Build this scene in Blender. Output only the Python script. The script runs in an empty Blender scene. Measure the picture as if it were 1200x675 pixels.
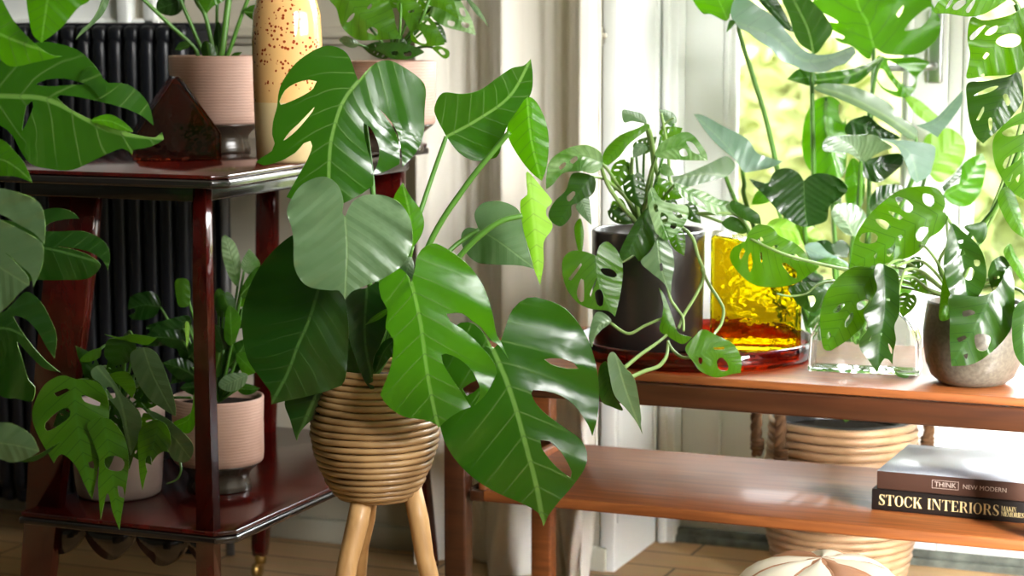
import bpy, bmesh, math, random
from math import sin, cos, pi, radians, sqrt, atan2, exp
from mathutils import Vector, Matrix, geometry
random.seed(7)
SC = bpy.context.scene
COL = SC.collection
# ---------------------------------------------------------------- camera geometry (room axes: X along back wall, Y into it)
FPX, PITCH, YAW, HCAM = 2400.0, radians(7.3), radians(22), 1.1
def ray(px, py):
    u = -(py-337.5)/FPX
    fy = cos(PITCH)+u*sin(PITCH)
    return (px-600)/FPX/fy, (-sin(PITCH)+u*cos(PITCH))/fy
def P(px, py, d):
    x, z = ray(px, py); r = x*d
    return Vector((r*cos(YAW)-d*sin(YAW), r*sin(YAW)+d*cos(YAW), HCAM+z*d))
def PZ(px, py, z):
    x, zz = ray(px, py); return P(px, py, (z-HCAM)/zz)
def PY(px, py, Y):
    x, z = ray(px, py); return P(px, py, Y/(x*sin(YAW)+cos(YAW)))
# ---------------------------------------------------------------- materials
def new_mat(name):
    m = bpy.data.materials.new(name); m.use_nodes = True
    nt = m.node_tree; b = nt.nodes['Principled BSDF']
    return m, nt, b
def N(nt, t, **kw):
    n = nt.nodes.new(t)
    for k, v in kw.items(): setattr(n, k, v)
    return n
def simple(name, col, rough=.5, spec=.5, coat=0, metal=0, noise=0, scale=20, col2=None, bump=0, bscale=60, stretch=None):
    m, nt, b = new_mat(name)
    b.inputs['Base Color'].default_value = (*col, 1)
    b.inputs['Roughness'].default_value = rough
    b.inputs['Specular IOR Level'].default_value = spec
    b.inputs['Coat Weight'].default_value = coat
    b.inputs['Coat Roughness'].default_value = .08
    b.inputs['Metallic'].default_value = metal
    if noise or bump:
        tc = N(nt, 'ShaderNodeTexCoord'); mp = N(nt, 'ShaderNodeMapping')
        nt.links.new(tc.outputs['Object'], mp.inputs['Vector'])
        if stretch: mp.inputs['Scale'].default_value = stretch
    if noise:
        nz = N(nt, 'ShaderNodeTexNoise'); nz.inputs['Scale'].default_value = scale; nz.inputs['Detail'].default_value = 5
        nt.links.new(mp.outputs[0], nz.inputs['Vector'])
        rp = N(nt, 'ShaderNodeValToRGB')
        c2 = col2 or tuple(c*(1-noise) for c in col)
        rp.color_ramp.elements[0].position = .35; rp.color_ramp.elements[0].color = (*c2, 1)
        rp.color_ramp.elements[1].position = .65; rp.color_ramp.elements[1].color = (*col, 1)
        nt.links.new(nz.outputs['Fac'], rp.inputs['Fac']); nt.links.new(rp.outputs['Color'], b.inputs['Base Color'])
    if bump:
        nb = N(nt, 'ShaderNodeTexNoise'); nb.inputs['Scale'].default_value = bscale; nb.inputs['Detail'].default_value = 3
        nt.links.new(mp.outputs[0], nb.inputs['Vector'])
        bp = N(nt, 'ShaderNodeBump'); bp.inputs['Strength'].default_value = bump; bp.inputs['Distance'].default_value = .002
        nt.links.new(nb.outputs['Fac'], bp.inputs['Height']); nt.links.new(bp.outputs['Normal'], b.inputs['Normal'])
    return m
def glass(name, col, rough=.02, ior=1.45, bump=0, bscale=30):
    m, nt, b = new_mat(name)
    b.inputs['Base Color'].default_value = (*col, 1)
    b.inputs['Roughness'].default_value = rough
    b.inputs['Transmission Weight'].default_value = 1
    b.inputs['IOR'].default_value = ior
    if bump:
        tc = N(nt, 'ShaderNodeTexCoord'); nb = N(nt, 'ShaderNodeTexNoise'); nb.inputs['Scale'].default_value = bscale
        nt.links.new(tc.outputs['Object'], nb.inputs['Vector'])
        bp = N(nt, 'ShaderNodeBump'); bp.inputs['Strength'].default_value = bump; bp.inputs['Distance'].default_value = .01
        nt.links.new(nb.outputs['Fac'], bp.inputs['Height']); nt.links.new(bp.outputs['Normal'], b.inputs['Normal'])
    return m
def wood(name, c1, c2, rough, coat, axis_scale=(1.2, 14, 14), scale=6):
    m, nt, b = new_mat(name)
    tc = N(nt, 'ShaderNodeTexCoord'); mp = N(nt, 'ShaderNodeMapping'); mp.inputs['Scale'].default_value = axis_scale
    nt.links.new(tc.outputs['Object'], mp.inputs['Vector'])
    nz = N(nt, 'ShaderNodeTexNoise'); nz.inputs['Scale'].default_value = scale; nz.inputs['Detail'].default_value = 8
    nz.inputs['Distortion'].default_value = .6
    nt.links.new(mp.outputs[0], nz.inputs['Vector'])
    rp = N(nt, 'ShaderNodeValToRGB')
    rp.color_ramp.elements[0].position = .3; rp.color_ramp.elements[0].color = (*c1, 1)
    rp.color_ramp.elements[1].position = .72; rp.color_ramp.elements[1].color = (*c2, 1)
    nt.links.new(nz.outputs['Fac'], rp.inputs['Fac']); nt.links.new(rp.outputs['Color'], b.inputs['Base Color'])
    b.inputs['Roughness'].default_value = rough; b.inputs['Coat Weight'].default_value = coat
    b.inputs['Coat Roughness'].default_value = .12
    return m
M = {}
# ---------------------------------------------------------------- mesh helpers
def obj(name, vf, mat, parent=None, smooth=True, uvs=None, crease=None):
    """link one mesh object; vertices are world positions"""
    V, Fc = vf
    o0 = Vector(parent.get('at', (0, 0, 0))) if parent is not None else None
    if parent is None:
        o0 = Vector((sum(v[0] for v in V)/len(V), sum(v[1] for v in V)/len(V), min(v[2] for v in V)))
    me = bpy.data.meshes.new(name)
    me.from_pydata([tuple(Vector(v)-o0) for v in V], [], Fc)
    if uvs:
        ul = me.uv_layers.new(name='UVMap')
        for l in me.loops: ul.data[l.index].uv = uvs[l.vertex_index]
    me.polygons.foreach_set('use_smooth', [smooth]*len(me.polygons))
    for x in (mat if isinstance(mat, (list, tuple)) else [mat]): me.materials.append(x)
    me.update()
    o = bpy.data.objects.new(name, me); COL.objects.link(o)
    if parent is not None:
        o.parent = parent
        o.location = o0 - Vector(ABS[parent.name]) if parent.name in ABS else (0, 0, 0)
    else: o.location = o0
    ABS[o.name] = tuple(o0)
    o['at'] = tuple(o0)
    return o
ABS = {}
def thing(name, label, cat, loc, group=None):
    o = bpy.data.objects.new(name, None); COL.objects.link(o); o.location = loc
    o.empty_display_size = .05
    o['at'] = tuple(loc); ABS[o.name] = tuple(loc)
    return tag(o, label, cat, group)
def tag(o, label, cat, group=None):
    o['label'] = label; o['category'] = cat
    if group: o['group'] = group
    return o
def struct(o):
    o['kind'] = 'structure'; return o
def join(*vfs):
    V, F_ = [], []
    for v, f in vfs:
        k = len(V); V += list(v); F_ += [tuple(i+k for i in q) for q in f]
    return V, F_
def from_bm(bm):
    bm.verts.index_update()
    r = [tuple(v.co) for v in bm.verts], [tuple(v.index for v in f.verts) for f in bm.faces]
    bm.free(); return r
def box(x0, x1, y0, y1, z0, z1, bev=.003, seg=2):
    bm = bmesh.new(); bmesh.ops.create_cube(bm, size=1)
    for v in bm.verts: v.co = Vector(((x0+x1)/2+v.co.x*(x1-x0), (y0+y1)/2+v.co.y*(y1-y0), (z0+z1)/2+v.co.z*(z1-z0)))
    if bev: bmesh.ops.bevel(bm, geom=list(bm.edges), offset=bev, segments=seg, profile=.5, affect='EDGES')
    return from_bm(bm)
def prism(poly, z0, z1, bev=.003, seg=2):
    """vertical extrusion of an xy polygon"""
    bm = bmesh.new(); vs = [bm.verts.new((x, y, z0)) for x, y in poly]
    f = bm.faces.new(vs); r = bmesh.ops.extrude_face_region(bm, geom=[f])
    for v in r['geom']:
        if isinstance(v, bmesh.types.BMVert): v.co.z = z1
    bmesh.ops.recalc_face_normals(bm, faces=list(bm.faces))
    if bev: bmesh.ops.bevel(bm, geom=list(bm.edges), offset=bev, segments=seg, profile=.5, affect='EDGES')
    return from_bm(bm)
def xform(vf, mat):
    return [tuple(mat @ Vector(v)) for v in vf[0]], vf[1]
def lathe(prof, c, n=64, cap=True, closed=False):
    V, F_ = [], []
    for r, z in prof:
        for k in range(n):
            a = 2*pi*k/n; V.append((c[0]+r*cos(a), c[1]+r*sin(a), c[2]+z))
    m = len(prof)
    for i in range(m-1 if not closed else m):
        for k in range(n):
            a, b = i*n+k, i*n+(k+1) % n; j = (i+1) % m
            F_.append((a, b, j*n+(k+1) % n, j*n+k))
    if cap and not closed:
        F_.append(tuple(range(n-1, -1, -1))); F_.append(tuple((m-1)*n+k for k in range(n)))
    return V, F_
def catmull(pts, n=8, closed=False):
    """pts: tuples; returns smooth polyline"""
    pts = [Vector(p) for p in pts]; out = []
    m = len(pts)
    for i in range(m if closed else m-1):
        if closed: p0, p1, p2, p3 = pts[i-1], pts[i], pts[(i+1) % m], pts[(i+2) % m]
        else: p0, p1, p2, p3 = pts[max(i-1, 0)], pts[i], pts[i+1], pts[min(i+2, m-1)]
        for k in range(n):
            t = k/n
            out.append(.5*((2*p1)+(p2-p0)*t+(2*p0-5*p1+4*p2-p3)*t*t+(3*p1-p0-3*p2+p3)*t**3))
    if not closed: out.append(pts[-1])
    return out
def tube(pts, r, n=10, cap=True):
    """r: float or list of radii"""
    pts = [Vector(p) for p in pts]; m = len(pts)
    R = r if isinstance(r, (list, tuple)) else [r]*m
    V, F_ = [], []
    t = (pts[1]-pts[0]).normalized()
    u = t.orthogonal().normalized()
    for i, p in enumerate(pts):
        t = (pts[min(i+1, m-1)]-pts[max(i-1, 0)]).normalized()
        u = (u-t*u.dot(t)).normalized(); w = t.cross(u)
        for k in range(n):
            a = 2*pi*k/n; V.append(p+R[i]*(cos(a)*u+sin(a)*w))
    for i in range(m-1):
        for k in range(n): F_.append((i*n+k, i*n+(k+1) % n, (i+1)*n+(k+1) % n, (i+1)*n+k))
    if cap: F_.append(tuple(range(n-1, -1, -1))); F_.append(tuple((m-1)*n+k for k in range(n)))
    return V, F_
def ring(c, r, rt, n=72, m=8, wob=0, seed=0):
    """torus round the z axis (one rattan coil), slightly uneven"""
    V, F_ = [], []; rnd = random.Random(seed); ph = [rnd.uniform(0, 6) for _ in range(3)]
    for k in range(n):
        a = 2*pi*k/n; dz = wob*(sin(2*a+ph[0])+.6*sin(5*a+ph[1])); dr = wob*.5*sin(3*a+ph[2])
        for j in range(m):
            b = 2*pi*j/m; rr = r+dr+rt*cos(b)
            V.append((c[0]+rr*cos(a), c[1]+rr*sin(a), c[2]+dz+rt*sin(b)))
    for k in range(n):
        for j in range(m): F_.append((k*m+j, ((k+1) % n)*m+j, ((k+1) % n)*m+(j+1) % m, k*m+(j+1) % m))
    return V, F_
# ================================================================ materials
M['wall'] = simple('wall_paint', (.56, .52, .42), .7, .3)
M['wall_dark'] = simple('deep_green_wall_paint', (.10, .11, .09), .7, .3)  # unseen walls only, darkened to cut bounced light
M['white'] = simple('white_gloss_paint', (.86, .885, .86), .35)
M['floor'] = None
def floor_mat():
    m, nt, b = new_mat('oak_parquet')
    tc = N(nt, 'ShaderNodeTexCoord'); br = N(nt, 'ShaderNodeTexBrick')
    br.inputs['Scale'].default_value = 1; br.inputs['Brick Width'].default_value = .9; br.inputs['Row Height'].default_value = .11
    br.inputs['Mortar Size'].default_value = .003; br.inputs['Color1'].default_value = (.66, .42, .21, 1); br.inputs['Color2'].default_value = (.56, .34, .16, 1)
    br.inputs['Mortar'].default_value = (.10, .055, .025, 1)
    nt.links.new(tc.outputs['Object'], br.inputs['Vector'])
    mp = N(nt, 'ShaderNodeMapping'); mp.inputs['Scale'].default_value = (2, 30, 2); nt.links.new(tc.outputs['Object'], mp.inputs['Vector'])
    nz = N(nt, 'ShaderNodeTexNoise'); nz.inputs['Scale'].default_value = 3; nz.inputs['Detail'].default_value = 6; nt.links.new(mp.outputs[0], nz.inputs['Vector'])
    mx = N(nt, 'ShaderNodeMix'); mx.data_type = 'RGBA'; mx.blend_type = 'MULTIPLY'; mx.inputs['Factor'].default_value = .5
    nt.links.new(br.outputs['Color'], mx.inputs['A']); nt.links.new(nz.outputs['Color'], mx.inputs['B'])
    rp = N(nt, 'ShaderNodeMix'); rp.data_type = 'RGBA'; rp.inputs['Factor'].default_value = .35
    nt.links.new(mx.outputs['Result'], rp.inputs['A']); nt.links.new(br.outputs['Color'], rp.inputs['B'])
    nt.links.new(rp.outputs['Result'], b.inputs['Base Color']); b.inputs['Roughness'].default_value = .4
    return m
M['floor'] = floor_mat()
M['radiator'] = simple('black_iron_enamel', (.005, .006, .009), .34, .3)
M['sill'] = simple('grey_metal_threshold', (.17, .19, .165), .7, .1, noise=.5, scale=30)
M['brass'] = simple('aged_brass', (.45, .30, .10), .35, metal=1)
M['steel'] = simple('brushed_handle', (.5, .53, .5), .35, metal=1)
def linen_mat():
    m, nt, b = new_mat('cream_linen')
    b.inputs['Base Color'].default_value = (.84, .81, .73, 1); b.inputs['Roughness'].default_value = .85; b.inputs['Specular IOR Level'].default_value = .15
    tr = N(nt, 'ShaderNodeBsdfTranslucent'); tr.inputs['Color'].default_value = (.8, .76, .66, 1)
    mx = N(nt, 'ShaderNodeMixShader'); mx.inputs[0].default_value = .22
    tc = N(nt, 'ShaderNodeTexCoord'); wv = N(nt, 'ShaderNodeTexNoise'); mp = N(nt, 'ShaderNodeMapping'); mp.inputs['Scale'].default_value = (400, 400, 60)
    nt.links.new(tc.outputs['Object'], mp.inputs['Vector']); nt.links.new(mp.outputs[0], wv.inputs['Vector']); wv.inputs['Scale'].default_value = 1
    bp = N(nt, 'ShaderNodeBump'); bp.inputs['Strength'].default_value = .25; bp.inputs['Distance'].default_value = .001
    nt.links.new(wv.outputs['Fac'], bp.inputs['Height']); nt.links.new(bp.outputs['Normal'], b.inputs['Normal'])
    nt.links.new(b.outputs[0], mx.inputs[1]); nt.links.new(tr.outputs[0], mx.inputs[2])
    nt.links.new(mx.outputs[0], nt.nodes['Material Output'].inputs['Surface'])
    return m
M['linen'] = linen_mat()
def pane_mat():
    m = bpy.data.materials.new('window_glass'); m.use_nodes = True; nt = m.node_tree; nt.nodes.clear()
    o = N(nt, 'ShaderNodeOutputMaterial'); t = N(nt, 'ShaderNodeBsdfTransparent'); g = N(nt, 'ShaderNodeBsdfGlossy'); g.inputs['Roughness'].default_value = .02
    f = N(nt, 'ShaderNodeFresnel'); f.inputs['IOR'].default_value = 1.3; mx = N(nt, 'ShaderNodeMixShader')
    nt.links.new(f.outputs[0], mx.inputs[0]); nt.links.new(t.outputs[0], mx.inputs[1]); nt.links.new(g.outputs[0], mx.inputs[2]); nt.links.new(mx.outputs[0], o.inputs[0])
    return m
M['pane'] = pane_mat()
# ================================================================ room shell
XL, XR, YF, YB, ZC = -3.3, .86, -1.6, 3.84, 2.75      # left / right wall, front wall, back wall, ceiling
struct(obj('floor', box(XL, XR, YF, 4.14, -.06, -.0006, 0), M['floor'], smooth=False))
struct(obj('ceiling', box(XL-.1, XR+.1, YF-.1, 4.4, ZC, ZC+.1, 0), M['wall'], smooth=False))
struct(obj('wall_left', box(XL-.1, XL, YF, 4.0, -.06, ZC, 0), M['wall_dark'], smooth=False))
struct(obj('wall_front', box(XL-.1, XR+.1, YF-.1, YF, -.06, ZC, 0), M['wall_dark'], smooth=False))
# back wall left of the garden door; the radiator stands before it
DX0, DX1 = -1.335, .62                                 # door recess
struct(obj('wall_back', join(box(XL-.1, DX0, YB, 4.3, -.06, ZC, 0), box(DX1, XR+.1, YB, 4.3, -.06, ZC, 0), box(DX0, DX1, YB, 4.3, 2.45, ZC, 0)), M['wall'], smooth=False))
struct(obj('wall_right', box(XR, XR+.1, YF, 4.0, -.06, ZC, 0), M['wall'], smooth=False))
w2 = struct(obj('window_2', join(box(XR-.03, XR+.01, 1.28, 1.35, .06, 2.4, .004), box(XR-.03, XR+.01, 3.68, 3.75, .06, 2.4, .004), box(XR-.03, XR+.01, 1.28, 3.75, 2.33, 2.4, .004), box(XR-.05, XR+.01, 1.25, 3.78, .02, .06, .004)), M['white']))  # unseen window frame, added to hold the side lights
struct(obj('roller_blind', box(XR-.012, XR-.008, 1.35, 3.68, .06, 2.33, 0), M['linen'], parent=w2, smooth=False))  # unseen blind added on the solid wall, which shuts out the sky
# dado rail and baseboard on the back wall
struct(obj('trim_1', join(box(-2.24, DX0-.01, YB-.012, YB+.005, 1.060, 1.098, .004), box(-2.24, DX0-.01, YB-.02, YB+.005, 1.074, 1.086, .005)), M['wall']))
struct(obj('baseboard_back', join(box(XL, DX0-.005, YB-.018, YB+.005, 0, .05, .004), box(XL, DX0-.005, YB-.008, YB+.005, .05, .17, .003)), simple('baseboard_paint', (.50, .49, .40), .4)))
# white window joinery over the radiator
w1 = join(box(-3.2, -2.36, YB-.02, YB+.01, 1.085, 1.115, .004), box(-2.46, -2.43, YB-.03, YB+.01, 1.1, 2.3, .004), box(-2.40, -2.37, YB-.02, YB+.01, 1.1, 2.3, .004),
          box(-3.2, -2.3, YB-.03, YB+.01, 2.3, 2.36, .004), box(-3.2, -3.14, YB-.03, YB+.01, 1.1, 2.3, .004))
win = struct(obj('window_1', w1, M['white']))
struct(obj('window_panel', box(-3.14, -2.46, YB-.006, YB+.01, 1.115, 2.3, .001), M['white'], parent=win))
# reveal beside the door: a white panelled shutter box
REV = struct(obj('trim_2', join(box(DX0-.02, DX0+.012, YB-.012, 4.15, 0, 2.45, .003), box(DX0+.010, DX0+.016, 3.84, 3.86, .1, 2.4, .002), box(DX0+.010, DX0+.016, 4.07, 4.09, .1, 2.4, .002)), M['white']))
struct(obj('trim_3', join(box(DX0+.01, -1.2838, 4.10, 4.20, 0, 2.45, .003), box(DX0+.018, -1.300, 4.09, 4.12, 0, 2.45, .004)), M['white']))
# ---------------- garden door: two glazed leaves
def door_leaf(n, x0, x1, flip):
    y0, y1 = 4.15, 4.195
    sl, sr = (.085, .070) if not flip else (.03, .085)
    parts = [box(x0, x0+sl, y0, y1, .012, 2.4, .003), box(x1-sr, x1, y0, y1, .012, 2.4, .003), box(x0+sl, x1-sr, y0, y1, 2.31, 2.4, .003),
             box(x0+sl, x1-sr, y0, y1, .012, .14, .003), box(x0+sl, x1-sr, y0, y1, .44, .52, .003), box(x0+sl, x1-sr, y0+.014, y1-.01, .14, .44, .001)]
    # glazing beads
    for a, b_ in ((x0+sl, x0+sl+.012), (x1-sr-.012, x1-sr)):
        parts.append(box(a, b_, y0-.004, y1-.012, .52, 2.31, .003)); parts.append(box(a+.004 if a < (x0+x1)/2 else a-.012, b_+.012 if a < (x0+x1)/2 else b_-.004, y0+.008, y1-.012, .52, 2.31, .003))
    d = struct(obj('door_%d' % n, join(*parts), M['white']))
    struct(obj('glass', box(x0+sl, x1-sr, y0+.024, y0+.028, .52, 2.31, 0), M['pane'], parent=d, smooth=False))
    return d
d1 = door_leaf(1, -1.284, -.735, False)
d2 = door_leaf(2, -.7349, -.18, True)
h = box(-.775, -.745, 4.138, 4.152, .985, 1.13, .005)
kn = tube([(-.760, 4.142, 1.02), (-.760, 4.11, 1.02), (-.775, 4.10, 1.02), (-.85, 4.10, 1.015)], [.008, .008, .009, .007], 12)
struct(obj('handle', join(h, kn), M['steel'], parent=d1))
d3 = door_leaf(3, -.175, .55, False)
struct(obj('trim_4', join(box(DX0+.04, DX1, 4.115, 4.20, -.02, .014, .004), box(DX0+.05, DX1, 4.128, 4.148, .012, .028, .004)), M['sill']))
# ---------------- radiator: cast iron columns
rad_at = (-2.55, 3.66, 0)
rad = thing('radiator', 'black cast iron column radiator against the wall behind the red shelf stand', 'radiator', rad_at)
x = -2.16
ci = 0
while x > -3.05:
    sec = []
    for yy, rr in ((3.575, .0165), (3.655, .0165), (3.73, .0165)):
        sec.append(tube([(x, yy, .12), (x, yy, .14), (x, yy, 1.03), (x, yy, 1.06), (x, yy, 1.078), (x, yy, 1.086)], [.012, rr, rr, rr*.95, rr*.7, rr*.2], 14))
    sec.append(box(x-.017, x+.017, 3.562, 3.745, 1.062, 1.100, .012, 3)); sec.append(box(x-.016, x+.016, 3.57, 3.74, .09, .15, .012, 3))
    obj('column', join(*sec), M['radiator'], rad); x -= .0375; ci += 1
for xx in (-2.2, -3.0): obj('foot', tube([(xx, 3.66, 0), (xx, 3.66, .03), (xx, 3.66, .1)], [.03, .02, .022], 14), M['radiator'], rad)
obj('top_rail', box(-3.07, -2.14, 3.585, 3.725, 1.090, 1.106, .006, 3), M['radiator'], rad)
# thin chrome tube beside the stand
tag(obj('radiator_pipe', join(tube([(-2.115, 3.66, 0), (-2.115, 3.66, .95)], .009, 12), tube([(-2.14, 3.66, .95), (-2.095, 3.66, .95)], .015, 12)), simple('pipe_grey', (.12, .12, .12), .3)), 'thin grey upright pipe at the right end of the black radiator', 'pipe')
# ---------------- curtain
def curtain():
    V, F_ = [], []; nx, nz = 120, 60
    for j in range(nz+1):
        z = .004+(2.5-.006)*(j/nz)**1.6
        for i in range(nx+1):
            u = i/nx; px = 478+(726-478)*u
            x = PY(px, 200, 3.68).x; w = (px-604)/98.0
            k = 1 if z > .5 else 1+.0*(1-z/.5)
            lo = max(0, 1-z/.42)
            y = 3.760+.034*sin(2*pi*w+.25*sin(z*2.1))*k+.010*sin(4.1*pi*w+1.3+z*.7)+.004*sin(11*pi*w)
            y -= lo**1.5*.055*max(0, min(1, (px-560)/50))*(.55+.45*sin(2*pi*w*1.0+.9)); x += lo*.020*sin(w*7+z*9)
            y += lo*.016*sin(13*z+5*w)
            V.append((min(x, -1.345), min(max(y, 3.682), 3.825), z))
    for j in range(nz):
        for i in range(nx): F_.append((j*(nx+1)+i, j*(nx+1)+i+1, (j+1)*(nx+1)+i+1, (j+1)*(nx+1)+i))
    return V, F_
cu = tag(obj('curtain', curtain(), M['linen']), 'long cream linen curtain hanging in folds left of the garden door', 'curtain')
s = cu.modifiers.new('thick', 'SOLIDIFY'); s.thickness = .003
rod = tag(obj('curtain_rod', join(tube([(-2.0, 3.76, 2.53), (.82, 3.76, 2.53)], .012, 14), lathe([(.0, 0), (.02, .01), (.02, .03), (0, .04)], (-2.0, 3.76, 2.51), 20)), M['brass']), 'brass rod that carries the cream curtain above the garden door', 'curtain rod')
# ================================================================ garden seen through the door
M['grass'] = simple('lawn', (.36, .42, .14), .9, .1, noise=.4, scale=6)
M['hedge'] = None
def bush(name, label, c, s, col, seed, cat='hedge'):
    rnd = random.Random(seed); bm = bmesh.new()
    for k in range(1500):
        th, ph = rnd.uniform(0, 2*pi), math.acos(rnd.uniform(-.3, 1)); rr = rnd.uniform(.75, 1.05)
        p = Vector((c[0]+s[0]*rr*sin(ph)*cos(th), c[1]+s[1]*rr*sin(ph)*sin(th), max(c[2]+s[2]*rr*cos(ph), .0)))
        mt = Matrix.Translation(p) @ Matrix.Rotation(rnd.uniform(0, 6), 4, Vector((rnd.uniform(-1, 1), rnd.uniform(-1, 1), rnd.uniform(-1, 1)+.01)).normalized())
        w = rnd.uniform(.05, .10)
        vs = [bm.verts.new(mt @ Vector(q)) for q in ((-w, 0, 0), (-w*.4, w*.5, .03), (w*.5, w*.4, .03), (w, 0, 0), (w*.5, -w*.4, .03), (-w*.4, -w*.5, .03))]
        bm.faces.new(vs)
    core = bmesh.ops.create_icosphere(bm, subdivisions=3, radius=1)
    for v in core['verts']: v.co = Vector((c[0]+v.co.x*s[0]*.85, c[1]+v.co.y*s[1]*.85, max(c[2]+v.co.z*s[2]*.85, .0)))
    return tag(obj(name, from_bm(bm), simple('foliage_'+label[:12].replace(' ', '_'), col, .7, .2, noise=.45, scale=3)), label, cat)
struct(obj('garden_ground', box(-16, 6, 4.35, 22, -.12, -.02, 0), M['grass'], smooth=False))
struct(obj('terrace', box(-6, 4, 4.22, 6.2, -.1, -.012, 0), simple('pale_paving', (.30, .29, .25), .8, noise=.15, scale=5), smooth=False))
bush('hedge', 'round pale green shrub at the left of the garden seen through the door glass', (-2.75, 9.6, .2), (.75, .7, 1.0), (.60, .64, .25), 1)
bush('hedge', 'tall yellow green hedge at the back of the garden behind the tall leaves', (-3.0, 15.5, .2), (2.6, .9, 1.9), (.76, .77, .36), 2)
bush('hedge', 'mid green shrub at the right of the garden behind the lacy leaves', (-1.15, 9.4, .1), (.75, .7, .9), (.54, .62, .24), 3)
# ================================================================ furniture
M['teak'] = wood('teak', (.15, .042, .009), (.30, .092, .022), .46, .2, (1.2, 16, 16), 5)
M['teak_dark'] = wood('dark_teak', (.032, .010, .004), (.060, .018, .006), .32, .25, (1.2, 16, 16), 5)  # teak copy with the shade of unlit front faces put into its colour
M['lacquer'] = wood('red_lacquer', (.026, .0016, .0013), (.078, .0042, .0028), .18, .25, (10, 2, 3), 4)
M['lacquer_edge'] = simple('worn_black_edge', (.012, .009, .008), .2, .5, .6)
TT, TS = .526, .300                                    # coffee table top, shelf
X0, X1, Y0, Y1 = -1.425, -.372, 3.200, 3.660
tab = thing('coffee_table', 'long teak coffee table with a lower shelf before the garden door', 'coffee table', ((X0+X1)/2, (Y0+Y1)/2, 0))
obj('table_top', box(X0-.006, X1+.02, Y0+.002, Y1+.01, TT-.014, TT, .003), M['teak'], tab)
obj('apron', box(X0-.004, X1+.018, Y0-.002, Y0+.020, TT-.054, TT-.016, .004), M['teak_dark'], tab)
obj('apron', box(X0-.004, X1+.018, Y1-.016, Y1+.006, TT-.054, TT-.016, .004), M['teak_dark'], tab)
obj('apron', box(X0-.002, X0+.020, Y0+.021, Y1-.017, TT-.054, TT-.016, .004), M['teak_dark'], tab)
obj('apron', box(X1-.006, X1+.016, Y0+.021, Y1-.017, TT-.054, TT-.016, .004), M['teak_dark'], tab)
for lx in (X0+.022, X1-.012):
    for ly in (Y0+.022, Y1-.022):
        obj('leg', box(lx-.020, lx+.020, ly-.018, ly+.018, 0, TT-.054, .003), M['teak_dark'] if ly < 3.4 else M['teak'], tab)
obj('shelf', box(X0+.075, X1+.012, Y0+.004, Y1-.012, TS-.019, TS, .004), M['teak'], tab)
obj('shelf_rail', join(tube([(X0+.042, Y0+.030, TS-.010), (X0+.042, Y1-.03, TS-.010)], .0085, 14), box(X0+.05, X0+.08, Y0+.005, Y0+.028, TS-.020, TS-.002, .003)), M['teak_dark'], tab)
obj('shelf_end_rail', box(X0+.060, X0+.076, Y0+.02, Y1-.015, TS-.016, TS+.014, .005, 3), M['teak'], tab)
# ---------------- etagere
ET, ES = .874, .300
st = thing('etagere', 'dark red lacquered two tier stand with splayed legs before the black radiator', 'shelf stand', (-1.78, 3.18, 0))
tp = [(-2.06, 2.712), (-1.590, 2.712), (-1.572, 2.735), (-1.640, 3.62), (-1.665, 3.66), (-2.06, 3.66)]
obj('top_shelf', prism(tp, ET-.007, ET, .002), M['lacquer'], st)
tq = [(-2.063, 2.709), (-1.588, 2.709), (-1.569, 2.734), (-1.637, 3.622), (-1.664, 3.664), (-2.063, 3.664)]
obj('edge_moulding', prism(tq, ET-.021, ET-.0075, .004, 3), M['lacquer_edge'], st)
obj('frieze', join(box(-2.0, -1.66, 2.80, 2.82, ET-.05, ET-.0215, .003), box(-1.675, -1.655, 2.82, 3.56, ET-.05, ET-.0215, .003), box(-2.0, -1.66, 3.56, 3.58, ET-.05, ET-.0215, .003)), M['lacquer_edge'], st)
sp = [(-2.0, 2.775), (-1.632, 2.775), (-1.606, 2.800), (-1.606, 3.54), (-1.64, 3.58), (-2.0, 3.58)]
obj('lower_shelf', prism(sp, ES-.008, ES, .002), M['lacquer'], st)
obj('shelf_moulding', prism([(x+(.003 if x > -1.8 else -.003), y+(.003 if y > 3 else -.003)) for x, y in sp], ES-.020, ES-.0085, .003, 3), M['lacquer_edge'], st)
# carved apron brackets below the lower shelf
def bracket():
    pts = []
    for i in range(41):
        u = i/40; pts.append((u, .018+.045*abs(cos(3*pi*u))**.7*(1 if abs(u-.5) > .12 else .9)))
    V = []; F_ = []
    for u, dz in pts:
        x = -1.97+.30*u
        V += [(x, 2.835, ES-.021), (x, 2.835, ES-.021-dz), (x, 2.85, ES-.021), (x, 2.85, ES-.021-dz)]
    for i in range(40):
        a = 4*i; b = a+4
        F_ += [(a, a+1, b+1, b), (a+2, b+2, b+3, a+3), (a+1, a+3, b+3, b+1), (a, b, b+2, a+2)]
    F_ += [(0, 2, 3, 1), (160, 161, 163, 162)]
    return V, F_
obj('carved_apron', bracket(), M['lacquer_edge'], st)
def board(path, thick_axis_y, zs):
    """leg board: path rows (z, xc, half width, yc, half thickness)"""
    V, F_ = [], []
    for z, xc, hw, yc, ht in path:
        V += [(xc-hw, yc-ht, z), (xc+hw, yc-ht, z), (xc+hw, yc+ht, z), (xc-hw, yc+ht, z)]
    n = len(path)
    for i in range(n-1):
        for k in range(4): F_.append((4*i+k, 4*i+(k+1) % 4, 4*i+4+(k+1) % 4, 4*i+4+k))
    F_ += [(3, 2, 1, 0), (4*n-4, 4*n-3, 4*n-2, 4*n-1)]
    bm = bmesh.new(); vs = [bm.verts.new(v) for v in V]
    for f in F_: bm.faces.new([vs[i] for i in f])
    eds = [e for e in bm.edges if abs(e.verts[0].co.z-e.verts[1].co.z) > 1e-4]
    bmesh.ops.bevel(bm, geom=eds, offset=.003, segments=2, profile=.5, affect='EDGES')
    return from_bm(bm)
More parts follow.
